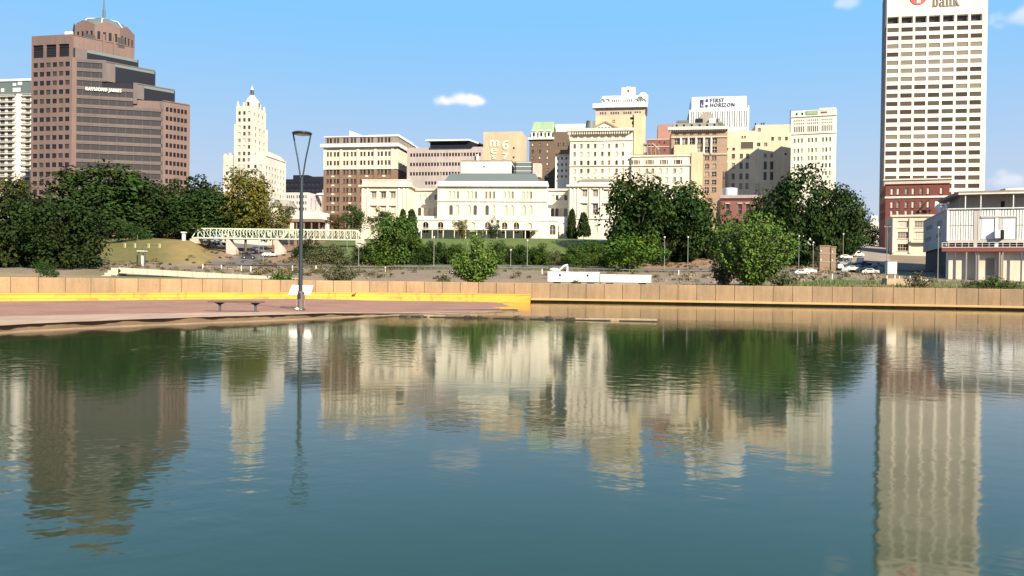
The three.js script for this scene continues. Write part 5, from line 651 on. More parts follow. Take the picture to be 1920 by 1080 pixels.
{ const g = building('rose_brick_house', 'low rose brick house with arched windows between the big trees', 1351, 322, CITY), f0 = g.face([0, 0], [20, 0]), W = f0.a(1432), H = f0.y(371, 1370), m = mats.rosebrick;
  block(g, { W, dep: 16, H, mat: m, sill: true, glass: ['glassbrown'], frame: [1, 2], frameMat: 'pinkstone', front: f => [...f.grid([1364.5, 1387.3, 1402, 1420], [392], 7.4, 21, { refpx: 1370, arch: true })] }); f0.box('cornice', M('corniceslate', [0.33, 0.27, 0.25], P), -0.4, W + 0.4, H - 0.2, f0.y(366, 1370), -0.6, 0.8); dentils(f0, 0, W, H - 0.9, 0.6, 0.3, 0.35, m); for (const px of [1364.5, 1387.3, 1402, 1420]) f0.pbox('window_hood', mats.pinkstone, px - 4.6, 380, px + 4.6, 382, 0.004, 0.3, 1370);
  const c = [f0.a(1370.5), -5]; mesh('roof_tank', merge([new THREE.CylinderGeometry(2.9, 2.9, f0.y(351.5, 1370) - H, 20).translate(c[0], (H + f0.y(351.5, 1370)) / 2, c[1]), new THREE.SphereGeometry(2.9, 20, 5, 0, Math.PI * 2, 0, Math.PI / 2).scale(1, 0.14, 1).translate(c[0], f0.y(351.5, 1370), c[1])]), mats.paintwhite, g); }
{ const g = building('distant_block', 'tiny white block far down the street', 1633, 640), f0 = g.face([0, 0], [9, 0]), W = f0.a(1646), H = f0.y(404.5, 1636);
  block(g, { W, dep: 9, H, mat: mats.white, front: f => f.grid([1636, 1642], [412, 420], 2, 3) }); }
{ const g = building('distant_hall', 'grey flat roofed hall beyond the street trees', 1617, 520), f0 = g.face([0, 0], [9, 0]), W = f0.a(1650), H = f0.y(417, 1630);
  block(g, { W, dep: 12, H, mat: mats.ivory, front: f => f.grid(seq(1622, 6, 4.6), [426, 436], 2.4, 4) }); }
// ---------------------------------------------------------------- green truss footbridge
{
  const D = 284, A = at(360, 427, D), Bq = at(680, 431, D), y1 = (A.y + Bq.y) / 2, y0 = y1 - 19.5 / F * D, L = Bq.x - A.x;
  const b = thing('truss_footbridge', 'pale green steel truss footbridge crossing the gap in the bank', 'bridge', [A.x, 0, -D]), gr = M('bridgegreen', [0.4, 0.46, 0.36], { roughness: 0.5 }), n = 28, p = L / n;
  for (const z of [0, -3.2]) {
    mesh('top_chord', boxGeo(p, L - p, y1 - 0.32, y1, z - 0.16, z + 0.16), gr, b); mesh('bottom_chord', boxGeo(0, L, y0, y0 + 0.36, z - 0.18, z + 0.18), gr, b);
    mesh('end_post', beam([0.1, y0 + 0.3, z], [p, y1 - 0.1, z], 0.3), gr, b); mesh('end_post', beam([L - 0.1, y0 + 0.3, z], [L - p, y1 - 0.1, z], 0.3), gr, b);
    for (let i = 1; i < n; i++) mesh('vertical', cached('bv', () => boxGeo(-0.13, 0.13, y0 + 0.361, y1 - 0.321, -0.13, 0.13)), gr, b).position.set(i * p, 0, z);
    for (let i = 1; i < n - 1; i++) { const up = i >= n / 2; const m = mesh('diagonal', cached('bd' + up, () => up ? beam([0.1, y0 + 0.4, 0], [p - 0.1, y1 - 0.35, 0], 0.13) : beam([0.1, y1 - 0.35, 0], [p - 0.1, y0 + 0.4, 0], 0.13)), gr, b); m.position.set(i * p, 0, z + 0.02); }
  }
  mesh('deck', boxGeo(0, L, y0 - 0.18, y0 - 0.003, -3.4, 0.2), mats.roofgrey, b); for (let i = 0; i <= n; i += 2) mesh('cross_brace', boxGeo(i * p - 0.09, i * p + 0.09, y1 - 0.25, y1 - 0.06, -3.0, -0.17), gr, b);
  const pm = M('pierstone', [0.47, 0.40, 0.35], { map: T.concrete });
  for (const [pl, pr, pb] of [[424, 441, 492], [515, 532, 488]]) { const xl = at(pl, 450, D).x - A.x, xr = at(pr, 450, D).x - A.x, yb = height(A.x + xl, D) - 0.5; const s = new THREE.Shape([[xl, yb], [xr, yb], [xr, y0 - 4.2], [xl + 1.0, y0 - 0.2], [xl, y0 - 0.2]].map(q => new THREE.Vector2(...q))); mesh('pier', boxUV(new THREE.ExtrudeGeometry(s, { depth: 3.4, bevelEnabled: true, bevelSize: 0.08, bevelThickness: 0.08, bevelSegments: 1 }).translate(0, 0, -3.4)), pm, b); }
  for (const x of [-0.6, L - 2.4]) { const yb = height(A.x + x, D) - 1; mesh('abutment', boxUV(boxGeo(x, x + 3, yb, y0 - 0.19, -3.6, 0.4)), pm, b); }
}
// ---------------------------------------------------------------- trees and shrubs
function leafMesh(list) {   // list: [x, y, z, nx, ny, nz, size, tint r, g, b]
  const n = list.length, pos = new Float32Array(n * 18), nor = new Float32Array(n * 18), col = new Float32Array(n * 18), N = new THREE.Vector3(), U = new THREE.Vector3(), V = new THREE.Vector3(), q = new THREE.Vector3();
  list.forEach((l, i) => {
    N.set(l[3], l[4], l[5]).normalize(); q.set(Math.sin(i * 12.9), Math.sin(i * 78.2), Math.sin(i * 37.7)); U.crossVectors(N, q).normalize(); V.crossVectors(N, U);
    const s = l[6], c = (a, b, k) => [l[0] + U.x * a * s + V.x * b * s + N.x * k * s, l[1] + U.y * a * s + V.y * b * s + N.y * k * s, l[2] + U.z * a * s + V.z * b * s + N.z * k * s];
    const A = c(-0.5, 0, 0), B = c(0, 0.3, 0.1), C = c(0.5, 0, 0), D = c(0, -0.3, 0.1);
    pos.set([...A, ...D, ...C, ...A, ...C, ...B], i * 18); for (let k = 0; k < 6; k++) { col.set(l.slice(7, 10), i * 18 + 3 * k); }
  });
  const g = new THREE.BufferGeometry(); g.setAttribute('position', new THREE.BufferAttribute(pos, 3)); g.setAttribute('color', new THREE.BufferAttribute(col, 3)); g.computeVertexNormals(); return g;
}
function crownGeo(seed, o = {}) {   // unit crown, radius 1, centred
  const R = rng(seed), list = [], nc = o.clumps ?? 95, per = o.per ?? 100, leaf = o.leaf ?? 0.105, sph = () => { const z = 2 * R() - 1, a = 6.2832 * R(), r = Math.sqrt(1 - z * z); return [r * Math.cos(a), z, r * Math.sin(a)]; };
  const lobes = Array.from({ length: o.lobes ?? 6 }, () => { const d = sph(); return [d[0] * 0.34, d[1] * 0.3 + 0.04, d[2] * 0.34, 0.5 + 0.2 * R()]; });
  for (let i = 0; i < nc; i++) {
    const lb = lobes[i % lobes.length], d = sph(), rr = lb[3] * (0.55 + 0.45 * Math.sqrt(R())); let c = [lb[0] + d[0] * rr, lb[1] + d[1] * rr, lb[2] + d[2] * rr];
    if (o.cone) { const y = 2 * R() - 1, w = Math.pow(1 - (y + 1) / 2.05, 0.6) * 0.9, a = 6.28 * R(); c = [Math.cos(a) * w * (0.5 + 0.4 * R()), y * 0.93, Math.sin(a) * w * (0.5 + 0.4 * R())]; }
    if (c[1] < -0.62) c[1] = -0.62 + 0.2 * R();
    const cr = (o.clumpR ?? 0.23) * (0.65 + 0.7 * R()), tone = 0.78 + 0.44 * R(), warm = R();
    for (let k = 0; k < per; k++) {
      const e = sph(), r = cr * (0.45 + 0.55 * Math.cbrt(R())), t = tone * (0.7 + 0.6 * R());
      list.push([c[0] + e[0] * r, c[1] + e[1] * r * 0.8, c[2] + e[2] * r, e[0] * 0.6 + (R() - 0.5) * 1.1, e[1] * 0.6 + 0.35 + (R() - 0.5) * 0.9, e[2] * 0.6 + (R() - 0.5) * 1.1, leaf * (0.6 + 0.8 * R()), t * (0.85 + 0.4 * warm), t, t * (0.8 + 0.3 * (1 - warm))]);
    }
  }
  // fill the unit box, leaving the outermost stray leaves outside
  for (const k of [0, 1, 2]) { const v = list.map(l => l[k]).sort((a, b) => a - b), lo = v[Math.floor(v.length * 0.012)], hi = v[Math.floor(v.length * 0.988)]; for (const l of list) l[k] = (l[k] - lo) / (hi - lo) * 2 - 1; }
  return leafMesh(list);
}
const crowns = { broad: [101, 102, 103, 104, 105].map(s => crownGeo(s)), round: [201, 202, 203].map(s => crownGeo(s, { lobes: 3, clumps: 46, per: 70, leaf: 0.11, clumpR: 0.27 })), airy: [301, 302].map(s => crownGeo(s, { lobes: 8, clumps: 60, per: 60, leaf: 0.1, clumpR: 0.19 })), cone: [401, 402].map(s => crownGeo(s, { cone: true, clumps: 56, per: 80, leaf: 0.24, clumpR: 0.34 })) };
const leafMat = (k, rgb) => M(k, rgb, { vertexColors: true, roughness: 0.8, specularIntensity: 0.25, side: THREE.DoubleSide });
leafMat('leafdark', [0.014, 0.028, 0.006]); leafMat('leafdeep', [0.02, 0.043, 0.009]); leafMat('leafmid', [0.036, 0.07, 0.011]); leafMat('leafbright', [0.05, 0.1, 0.012]); leafMat('leafolive', [0.07, 0.074, 0.014]); leafMat('leafrust', [0.085, 0.06, 0.018]); leafMat('leafgrey', [0.062, 0.07, 0.032]); leafMat('leafsap', [0.066, 0.122, 0.018]); M('bark', [0.10, 0.075, 0.055], { roughness: 0.95 });
const trunkGeo = cached('trunk', () => { const R = rng(9), l = [bar([0, 0, 0], [0.02, 1, 0.01], [0.05, 0.03], 8)]; for (let i = 0; i < 7; i++) { const a = i * 0.9 + R(), y = 0.55 + 0.4 * R(), r = 0.35 + 0.3 * R(); l.push(bar([0, y - 0.1, 0], [Math.cos(a) * r, y + 0.35 + 0.2 * R(), Math.sin(a) * r], [0.025, 0.008], 5)); } return merge(l); });
let treeN = 0;
function tree(name, label, cx, w, top, bot, D, kind, mat, o = {}) {
  const i = treeN++, a = at(cx, top, D), b = at(cx, bot, D), gy = height(a.x, D) - 0.2, g = thing(name, label, o.cat || (name.includes('tree') ? 'tree' : name.includes('cypress') ? 'tree' : 'shrub'), [a.x, gy, -D], (i * 2.399) % 6.283, o.group);
  const H = a.y - Math.min(b.y, a.y - 1), rx = w / 2 / F * D, list = crowns[kind], c = mesh('crown', list[i % list.length], mats[mat], g); c.scale.set(rx, H / 2, rx * (o.zs ?? 0.85)); c.position.y = (a.y + b.y) / 2 - gy;
  const t = mesh('trunk', trunkGeo, mats.bark, g), th = Math.max(0.6, c.position.y * 1.0); t.scale.set(rx * 0.9, th, rx * 0.9); return g;
}
const G1 = 'big trees on the left bank', G2 = 'trees around the palazzo', G3 = 'trees on the right bank', G4 = 'shrubs along the river road', G5 = 'street trees at the right';
for (const a of [
  ['broad_tree', 'huge dark tree at the left picture edge, cut by the frame', 14, 150, 350, 506, 224, 'broad', 'leafdark', { group: G1 }],
  ['broad_tree', 'huge dark tree left of the grassy mound, touching the wall', 128, 160, 386, 510, 221, 'broad', 'leafdark', { group: G1 }],
  ['broad_tree', 'dark tree between the edge tree and the tower foot', 70, 100, 398, 490, 262, 'broad', 'leafdark', { group: G1 }],
  ['broad_tree', 'tall broad tree standing before the stepped tower', 205, 186, 320, 446, 300, 'broad', 'leafdeep', { group: G1 }],
  ['broad_tree', 'dark tree at the right foot of the stepped tower', 282, 120, 337, 446, 306, 'broad', 'leafdark', { group: G1 }],
  ['broad_tree', 'round topped dark tree left of the white spired tower', 368, 110, 336, 436, 330, 'broad', 'leafdark', { group: G1 }],
  ['broad_tree', 'wide dark tree just above the left end of the footbridge', 392, 150, 364, 446, 300, 'broad', 'leafdeep', { group: G1 }],
  ['broad_tree', 'olive green tree hiding the foot of the white spired tower', 462, 112, 324, 440, 306, 'broad', 'leafolive', { group: G1 }],
  ['broad_tree', 'small yellowish tree above the middle of the footbridge', 512, 62, 384, 436, 300, 'airy', 'leafolive', { group: G1 }],
  ['airy_tree', 'thin yellow green tree before the white apartment tower', 24, 96, 334, 392, 335, 'airy', 'leafolive', { group: G1 }],
  ['small_tree', 'dark tree filling the gap under the left bridge end', 340, 84, 398, 455, 296, 'broad', 'leafdark', { group: G1 }],
  ['small_tree', 'little tree beside the hipped roof house', 540, 30, 386, 412, 335, 'airy', 'leafdeep', { group: G1 }],
  ['round_shrub', 'round dark green shrub on top of the grassy mound', 243, 72, 416, 462, 266, 'round', 'leafdeep', { group: G1 }],
  ['round_tree', 'clipped round tree before the brick office', 668, 52, 386, 432, 318, 'round', 'leafdeep', { group: G2 }],
  ['round_tree', 'clipped round tree before the left palazzo pavilion', 716, 44, 391, 434, 320, 'round', 'leafdeep', { group: G2 }],
  ['small_tree', 'rust coloured small tree beside the footbridge end', 630, 44, 404, 432, 322, 'airy', 'leafrust', { group: G2 }],
  ['green_tree', 'bushy mid green tree standing before the lawn left of centre', 741, 96, 408, 512, 256, 'broad', 'leafmid', { group: G2 }],
  ['cypress', 'slim dark cypress next to the left pavilion', 755, 17, 395, 440, 326, 'cone', 'leafdark', { group: 'cypresses by the palazzo' }],
  ['cypress', 'stout dark cypress at the left end of the palazzo canopy', 772, 23, 396, 444, 326, 'cone', 'leafdark', { group: 'cypresses by the palazzo' }],
  ['cypress', 'dark cypress in the shaded corner of the palazzo', 1073, 20, 395, 446, 328, 'cone', 'leafdark', { group: 'cypresses by the palazzo' }],
  ['cypress', 'thick cypress before the right palazzo pavilion', 1095, 24, 401, 442, 326, 'cone', 'leafdark', { group: 'cypresses by the palazzo' }],
  ['small_tree', 'feathery small tree before the palazzo canopy', 863, 28, 411, 444, 322, 'airy', 'leafolive', { group: G2 }],
  ['small_tree', 'dark tufted small tree before the palazzo middle', 927, 24, 407, 446, 322, 'airy', 'leafdark', { group: G2 }],
  ['broad_tree', 'big dark tree covering the right palazzo pavilion', 1198, 134, 336, 494, 276, 'broad', 'leafdeep', { group: G3 }],
  ['broad_tree', 'big dark tree left of the rose brick house', 1302, 142, 348, 484, 284, 'broad', 'leafdeep', { group: G3 }],
  ['broad_tree', 'dark tree wedged between two big trees below the loft', 1250, 112, 358, 476, 296, 'broad', 'leafdark', { group: G3 }],
  ['green_tree', 'bright green dome shaped tree by the white trailers', 1186, 110, 436, 514, 242, 'round', 'leafbright', { group: G3 }],
  ['broad_tree', 'tall tree before the slotted white tower', 1486, 138, 325, 488, 270, 'broad', 'leafdeep', { group: G3 }],
  ['broad_tree', 'dark tree right of the slotted white tower', 1568, 112, 352, 474, 288, 'broad', 'leafdeep', { group: G3 }],
  ['broad_tree', 'darker tree behind the gap beside the rose brick house', 1432, 62, 372, 470, 306, 'broad', 'leafdark', { group: G3 }],
  ['small_tree', 'small brownish tree at the start of the street', 1608, 50, 384, 462, 322, 'airy', 'leafdeep', { group: G5 }],
  ['small_tree', 'dark tree closing the view down the street', 1634, 44, 416, 470, 372, 'round', 'leafdark', { group: G5 }],
  ['small_tree', 'low dark tree under the big trees by the street', 1590, 46, 430, 482, 300, 'broad', 'leafdark', { group: G5 }],
  ['near_shrub', 'dark green rounded bush right behind the wall at left', 88, 38, 490, 530, 60, 'round', 'leafdeep', {}],
]) tree(...a);
const shrubs = [
  ['tall grey green shrub just right of the lamp post', 606, 74, 462, 512, 254, 'leafgrey', 'broad'], ['dark shrub right of the lamp post under the bridge', 578, 54, 452, 500, 266, 'leafdark', 'broad'], ['pale dusty shrub left of the bushy mid green tree', 648, 56, 466, 508, 252, 'leafgrey', 'airy'], ['deep green shrub under the lawn left of the bushy tree', 683, 56, 460, 504, 258, 'leafdeep', 'broad'],
  ['low shrub at the foot of the bushy mid green tree', 712, 46, 470, 508, 252, 'leafmid', 'broad'], ['dark hedge shrub right of the bushy mid green tree', 792, 54, 456, 502, 256, 'leafdeep', 'broad'], ['hedge shrub under the lawn beside a pale light pole', 826, 50, 458, 502, 258, 'leafdeep', 'broad'], ['hedge shrub half hidden by the near sapling', 858, 46, 460, 503, 258, 'leafmid', 'broad'],
  ['hedge shrub right of the near central sapling', 936, 56, 455, 504, 258, 'leafmid', 'broad'], ['hedge shrub under the middle of the lawn', 970, 48, 462, 504, 258, 'leafdeep', 'broad'], ['hedge shrub with yellow green top near a light pole', 1004, 52, 460, 505, 258, 'leafmid', 'broad'], ['sparse pale shrub under the lawn by a bare patch', 1040, 46, 470, 506, 256, 'leafgrey', 'airy'],
  ['thick shrub left of the bright green dome tree', 1082, 52, 462, 507, 256, 'leafmid', 'broad'], ['green shrub touching the bright green dome tree', 1116, 58, 456, 508, 258, 'leafmid', 'broad'], ['dark shrub right of the bright green dome tree', 1246, 44, 452, 500, 280, 'leafgrey', 'broad'], ['hanging dark shrub below the big right bank trees', 1284, 56, 456, 492, 276, 'leafdark', 'broad'], ['dark low shrub left of the brown pillars', 1512, 54, 462, 496, 266, 'leafdark', 'broad'], ['small grey shrub by the brown pillars', 1538, 34, 470, 500, 258, 'leafgrey', 'airy'],
];
for (const [lb, cx, w, t, b, D, m, k] of shrubs) tree('hedge_shrub', lb, cx, w, t, b, D, k, m, { group: G4 });
// young large-leaved trees growing right behind the wall
function sapling(name, label, cx, w, top, bot, D, seed, mat, stems, leaves, leaf, pw = 1.5, drop = 0.62) {
  const R = rng(seed), a = at(cx, top, D), b = at(cx, bot, D), gy = Math.min(b.y, height(a.x, D)), H = a.y - gy, rx = w / 2 / F * D, g = thing(name, label, 'tree', [a.x, gy, -D], 0), list = [], wood = [];
  for (let s = 0; s < stems; s++) {
    const an = s * 2.4 + R(), sp = rx * (s < stems * 0.18 ? 0.22 * R() : 0.15 + 0.85 * Math.sqrt(R())), hh = H * (0.8 + 0.2 * R()) * (1 - drop * Math.pow(sp / rx, pw)) * (s % 3 === 2 ? 0.7 : 1), x1 = Math.cos(an) * sp, z1 = Math.sin(an) * sp * 0.8, P0 = [Math.cos(an) * 0.1, 0, Math.sin(an) * 0.1], Pm = [x1 * 0.65, hh * 0.5, z1 * 0.65], P1 = [x1, hh, z1];
    wood.push(bar(P0, Pm, [0.05, 0.03], 5), bar(Pm, P1, [0.03, 0.01], 5));
    const tone0 = 0.8 + 0.4 * R();
    for (let k = 0; k < leaves; k++) { const t = 0.04 + 0.98 * Math.pow(R(), 0.75), u = t < 0.5 ? t * 2 : (t - 0.5) * 2, A = t < 0.5 ? P0 : Pm, Bq = t < 0.5 ? Pm : P1, rr = 0.12 + 0.36 * R() * (1.15 - 0.6 * t), e = R() * 6.28, tn = tone0 * (0.65 + 0.7 * R()), wm = R(); list.push([lerp(A[0], Bq[0], u) + Math.cos(e) * rr, lerp(A[1], Bq[1], u) + (R() - 0.4) * 0.3, lerp(A[2], Bq[2], u) + Math.sin(e) * rr, Math.cos(e) * 0.8 + (R() - 0.5), 0.5 + (R() - 0.4) * 1.2, Math.sin(e) * 0.8 + (R() - 0.5), leaf * (0.6 + 0.8 * R()), tn * (0.85 + 0.45 * wm * wm), tn, tn * (0.9 + 0.5 * R() * R())]); }
  }
  mesh('crown', leafMesh(list), mats[mat], g); mesh('trunk', merge(wood), mats.bark, g); return g;
}
sapling('young_tree', 'leafy young tree behind the wall in the picture middle', 893, 100, 426, 530, 66, 31, 'leafsap', 54, 88, 0.215);
sapling('young_tree', 'biggest leafy young tree behind the wall, right of centre', 1414, 164, 396, 538, 65, 32, 'leafsap', 150, 92, 0.225, 3.4, 0.34);
sapling('young_tree', 'dusty young tree leaning at the left of the biggest one', 1356, 58, 448, 534, 66, 33, 'leafgrey', 24, 40, 0.24);
sapling('wild_bush', 'weedy bush with pale leaves behind the wall beside the info panel', 636, 84, 486, 530, 63, 34, 'leafgrey', 34, 26, 0.2);
sapling('wild_bush', 'low green bush peeping over the wall left of the lamp post', 526, 48, 508, 531, 60, 35, 'leafmid', 26, 30, 0.16);
sapling('wild_bush', 'tiny tuft of weeds over the wall left of the central young tree', 832, 24, 510, 532, 64, 36, 'leafgrey', 14, 24, 0.15);
sapling('wild_bush', 'tuft of dark leaves hanging over the wall top in front of the trailers', 1080, 16, 523, 536, 62.4, 37, 'leafdeep', 10, 20, 0.13);
sapling('wild_bush', 'spreading weeds at the foot of the biggest young tree', 1470, 60, 508, 538, 63, 38, 'leafgrey', 30, 26, 0.18);
sapling('wild_bush', 'dry weeds on the bank before the white kiosk', 1722, 70, 505, 536, 62, 39, 'leafgrey', 30, 22, 0.15);
sapling('wild_bush', 'broad green weeds on the bank below the warehouse', 1860, 120, 518, 540, 61, 40, 'leafmid', 60, 26, 0.16);
{ // rough grass on the bank behind the wall
  const R = rng(55), list = [], pos = [], col = [];
  const blade = (x, y, z, h, c) => { const a = R() * 6.28, w = 0.018 + 0.02 * R(), lx = (R() - 0.5) * h * 0.7, lz = (R() - 0.5) * h * 0.7; pos.push(x - Math.cos(a) * w, y, z - Math.sin(a) * w, x + Math.cos(a) * w, y, z + Math.sin(a) * w, x + lx, y + h, z + lz); const t = 0.7 + 0.6 * R(); for (let k = 0; k < 3; k++) col.push(c[0] * t, c[1] * t, c[2] * t); };
  for (let i = 0; i < 26000; i++) { const t = R(), p = wallCurve.getPointAt(t), px = 960 + p.x / -p.z * F, d = 0.5 + 13 * R() * R(), x = p.x * (1 + d / -p.z), D = -p.z + d, right = px > 1470, left = px < 560; if (!right && !left && R() < 0.82) continue; const dry = fbm(x * 0.25 + 50, D * 0.4, 512, 91, 3); blade(x, height(x, D) - 0.03, -D, (right ? 0.3 : 0.2) * (0.4 + R()), dry > 0.5 ? [0.15, 0.125, 0.045] : right ? [0.075, 0.115, 0.022] : [0.10, 0.10, 0.03]); }
  const g = new THREE.BufferGeometry(); g.setAttribute('position', new THREE.Float32BufferAttribute(pos, 3)); g.setAttribute('color', new THREE.Float32BufferAttribute(col, 3)); g.computeVertexNormals();
  const m = mesh('bank_grass', g, M('grassblade', [1, 1, 1], { vertexColors: true, side: THREE.DoubleSide }), scene); m.userData.kind = 'stuff'; tag(m, 'rough grass growing along the bank behind the wall', 'grass');
}

{ // scrub scattered over the landing and the slopes, and loose stones among it
  const R = rng(91), list = [], zones = [[470, 740, 203, 262, 200], [740, 1240, 200, 250, 70], [1240, 1660, 200, 262, 120], [190, 470, 200, 246, 60], [1240, 1480, 255, 300, 60], [380, 560, 252, 300, 40]];
  for (const [pa, pb, da, db, n] of zones) for (let i = 0; i < n; i++) { const D = lerp(da, db, R()), px = lerp(pa, pb, R()), x = sight(px, 527).x * D, gy = height(x, D), r = 0.5 + 1.3 * R() * R(), tone = 0.6 + 0.6 * R(), dry = R(); for (let k = 0; k < 46; k++) { const a = R() * 6.28, q = r * Math.sqrt(R()), t = tone * (0.7 + 0.6 * R()); list.push([x + Math.cos(a) * q, gy + R() * r * 0.9, -D + Math.sin(a) * q, R() - 0.5, 0.6, R() - 0.5, 0.45 * (0.6 + 0.7 * R()), t * (0.06 + 0.09 * dry), t * (0.075 + 0.03 * dry), t * 0.03]); } }
  const m = mesh('scrub', leafMesh(list), M('scrubleaf', [1, 1, 1], { vertexColors: true, side: THREE.DoubleSide }), scene); m.userData.kind = 'stuff'; tag(m, 'dry scrub scattered over the landing and slopes of the far bank', 'scrub');
  const rocks = []; for (let i = 0; i < 420; i++) { const z = R() < 0.6 ? [1490, 1660, 205, 262] : R() < 0.5 ? [380, 700, 200, 236] : [1240, 1480, 200, 232], D = lerp(z[2], z[3], R()), x = sight(lerp(z[0], z[1], R()), 527).x * D, s = 0.2 + 0.55 * R() * R(); rocks.push(new THREE.IcosahedronGeometry(s, 0).scale(1 + R() * 0.6, 0.6 + 0.3 * R(), 1).rotateY(R() * 6).translate(x, height(x, D) + s * 0.2, -D)); }
  const rk = mesh('rubble', boxUV(merge(rocks)), M('rubblestone', [0.24, 0.19, 0.14], { map: T.concrete }), scene); rk.userData.kind = 'stuff'; tag(rk, 'loose pale stones and rubble strewn over the far landing', 'rubble');
}
// ---------------------------------------------------------------- things on the plaza
{ // lamp post with a forked head
  const D = 36, b = at(563, 579, D), y0 = 0.19, g = thing('lamp_post', 'tall dark steel lamp post with forked arms and flat disc head', 'lamp post', [b.x, y0, -D]), Y = (py, px = 566) => at(px, py, D).y - y0, X = (px, py) => at(px, py, D).x - b.x, st = M('lampsteel', [0.03, 0.042, 0.05], { roughness: 0.4, metalness: 0.4 });
  mesh('pole', new THREE.CylinderGeometry(0.07, 0.1, Y(335), 14).translate(0, Y(335) / 2, 0), st, g); mesh('base_sleeve', new THREE.CylinderGeometry(0.125, 0.135, Y(546), 14).translate(0, Y(546) / 2, 0), M('lampsleeve', [0.10, 0.075, 0.065], { roughness: 0.6 }), g); mesh('base_plate', new THREE.CylinderGeometry(0.22, 0.24, 0.05, 14).translate(0, 0.025, 0), st, g); mesh('collar', new THREE.CylinderGeometry(0.085, 0.08, 0.12, 14).translate(0, Y(335), 0), st, g);
  const yh = Y(251); for (const s of [-1, 1]) { const c = new THREE.CatmullRomCurve3([[0.03 * s, Y(338), 0], [0.09 * s, Y(322), 0], [0.17 * s, Y(300), 0], [0.29 * s, Y(275), 0], [0.40 * s, yh, 0]].map(p => new THREE.Vector3(...p))); mesh('arm', new THREE.TubeGeometry(c, 16, 0.035, 8), st, g); }
  mesh('lamp_head', new THREE.LatheGeometry([[0, 0.02], [0.34, 0], [0.44, 0.03], [0.445, 0.07], [0.40, 0.11], [0, 0.13]].map(p => new THREE.Vector2(...p)), 28).translate(0, yh - 0.04, 0), st, g); mesh('diffuser', new THREE.CylinderGeometry(0.3, 0.3, 0.015, 24).translate(0, yh - 0.04, 0), mats.pale, g); mesh('hand_hole_cover', boxGeo(-0.05, 0.05, 0.5, 0.75, 0.125, 0.14), st, g);
}
{ const D = 36.8, b = at(567.5, 577, D), g = thing('bollard', 'short brown post standing close behind the lamp post', 'post', [b.x, 0.18, -D]), m = M('bollardbrown', [0.11, 0.07, 0.055], { roughness: 0.7 }); mesh('shaft', new THREE.CylinderGeometry(0.075, 0.085, 0.72, 12).translate(0, 0.36, 0), m, g); mesh('cap', new THREE.SphereGeometry(0.09, 12, 6, 0, 6.3, 0, 1.57).translate(0, 0.72, 0), mats.darkpanel, g); }
{ // backless bench
  const D = 32.8, b = at(443, 584, D), g = thing('bench', 'dark backless bench on two legs at the plaza edge', 'bench', [b.x, 0.2, -D], 0.03), w = 1.1, m = M('benchwood', [0.085, 0.055, 0.04], { roughness: 0.7 });
  for (let i = 0; i < 3; i++) mesh('seat_slat', boxUV(boxGeo(-w, w, 0.38, 0.43, -0.24 + i * 0.165, -0.09 + i * 0.165)), m, g);
  for (const px of [412.5, 478.5]) { const x = at(px, 580, D).x - b.x; mesh('leg', merge([boxGeo(x - 0.04, x + 0.04, 0, 0.33, -0.05, 0.05), boxGeo(x - 0.09, x + 0.09, 0, 0.025, -0.16, 0.16)]), mats.steelgrey, g); mesh('bracket', new THREE.ExtrudeGeometry(new THREE.Shape([[-0.22, 0.378], [0.22, 0.378], [0.05, 0.29], [-0.05, 0.29]].map(p => new THREE.Vector2(...p))), { depth: 0.12, bevelEnabled: false }).rotateY(0).translate(x, 0, -0.06), mats.darkpanel, g); }
}
{ // tilted information panel
  const D = 38, b = at(564, 578, D), g = thing('info_panel', 'tilted white information panel on two legs behind the lamp post', 'sign', [b.x, 0.18, -D]);
  const c = document.createElement('canvas'); c.width = 256; c.height = 160; const x = c.getContext('2d'); x.fillStyle = '#f4f2ea'; x.fillRect(0, 0, 256, 160); x.fillStyle = '#cfe0cf'; x.beginPath(); x.moveTo(130, 30); x.lineTo(190, 24); x.lineTo(205, 70); x.lineTo(160, 95); x.lineTo(128, 74); x.closePath(); x.fill(); x.fillStyle = '#9fc3a8'; x.fillRect(150, 44, 26, 20); x.strokeStyle = '#c9c6ba'; x.lineWidth = 3; for (let i = 0; i < 7; i++) { x.beginPath(); x.moveTo(22, 40 + i * 14); x.lineTo(96 - (i % 3) * 12, 40 + i * 14); x.stroke(); }
  const t = new THREE.CanvasTexture(c); t.colorSpace = THREE.SRGBColorSpace; const pm = M('panelprint', [0.86, 0.86, 0.84], { roughness: 0.4 }); pm.map = t;
  const board = mesh('board', new THREE.BoxGeometry(1.02, 0.05, 0.75), mats.pale, g); board.position.set(0, 0.86, 0); board.rotation.x = 0.62; const face = mesh('print', new THREE.PlaneGeometry(0.98, 0.71).rotateX(-Math.PI / 2), pm, board); face.position.y = 0.029;
  for (const s of [-1, 1]) mesh('leg', boxGeo(s * 0.16 - 0.02, s * 0.16 + 0.02, 0, 0.84, -0.02, 0.02), M('panelleg', [0.4, 0.4, 0.38], { roughness: 0.5 }), g);
}
{ const D = 35.4, b = at(556.5, 578, D), m = mesh(numbered('white_stone'), new THREE.IcosahedronGeometry(0.1, 2).scale(1.1, 0.6, 0.9).translate(0, 0.05, 0), M('stonewhite', [0.6, 0.58, 0.52], { bump: 0.01 }), scene); m.position.set(b.x, 0.2, -D); tag(m, 'small white stone at the foot of the lamp post', 'stone'); }
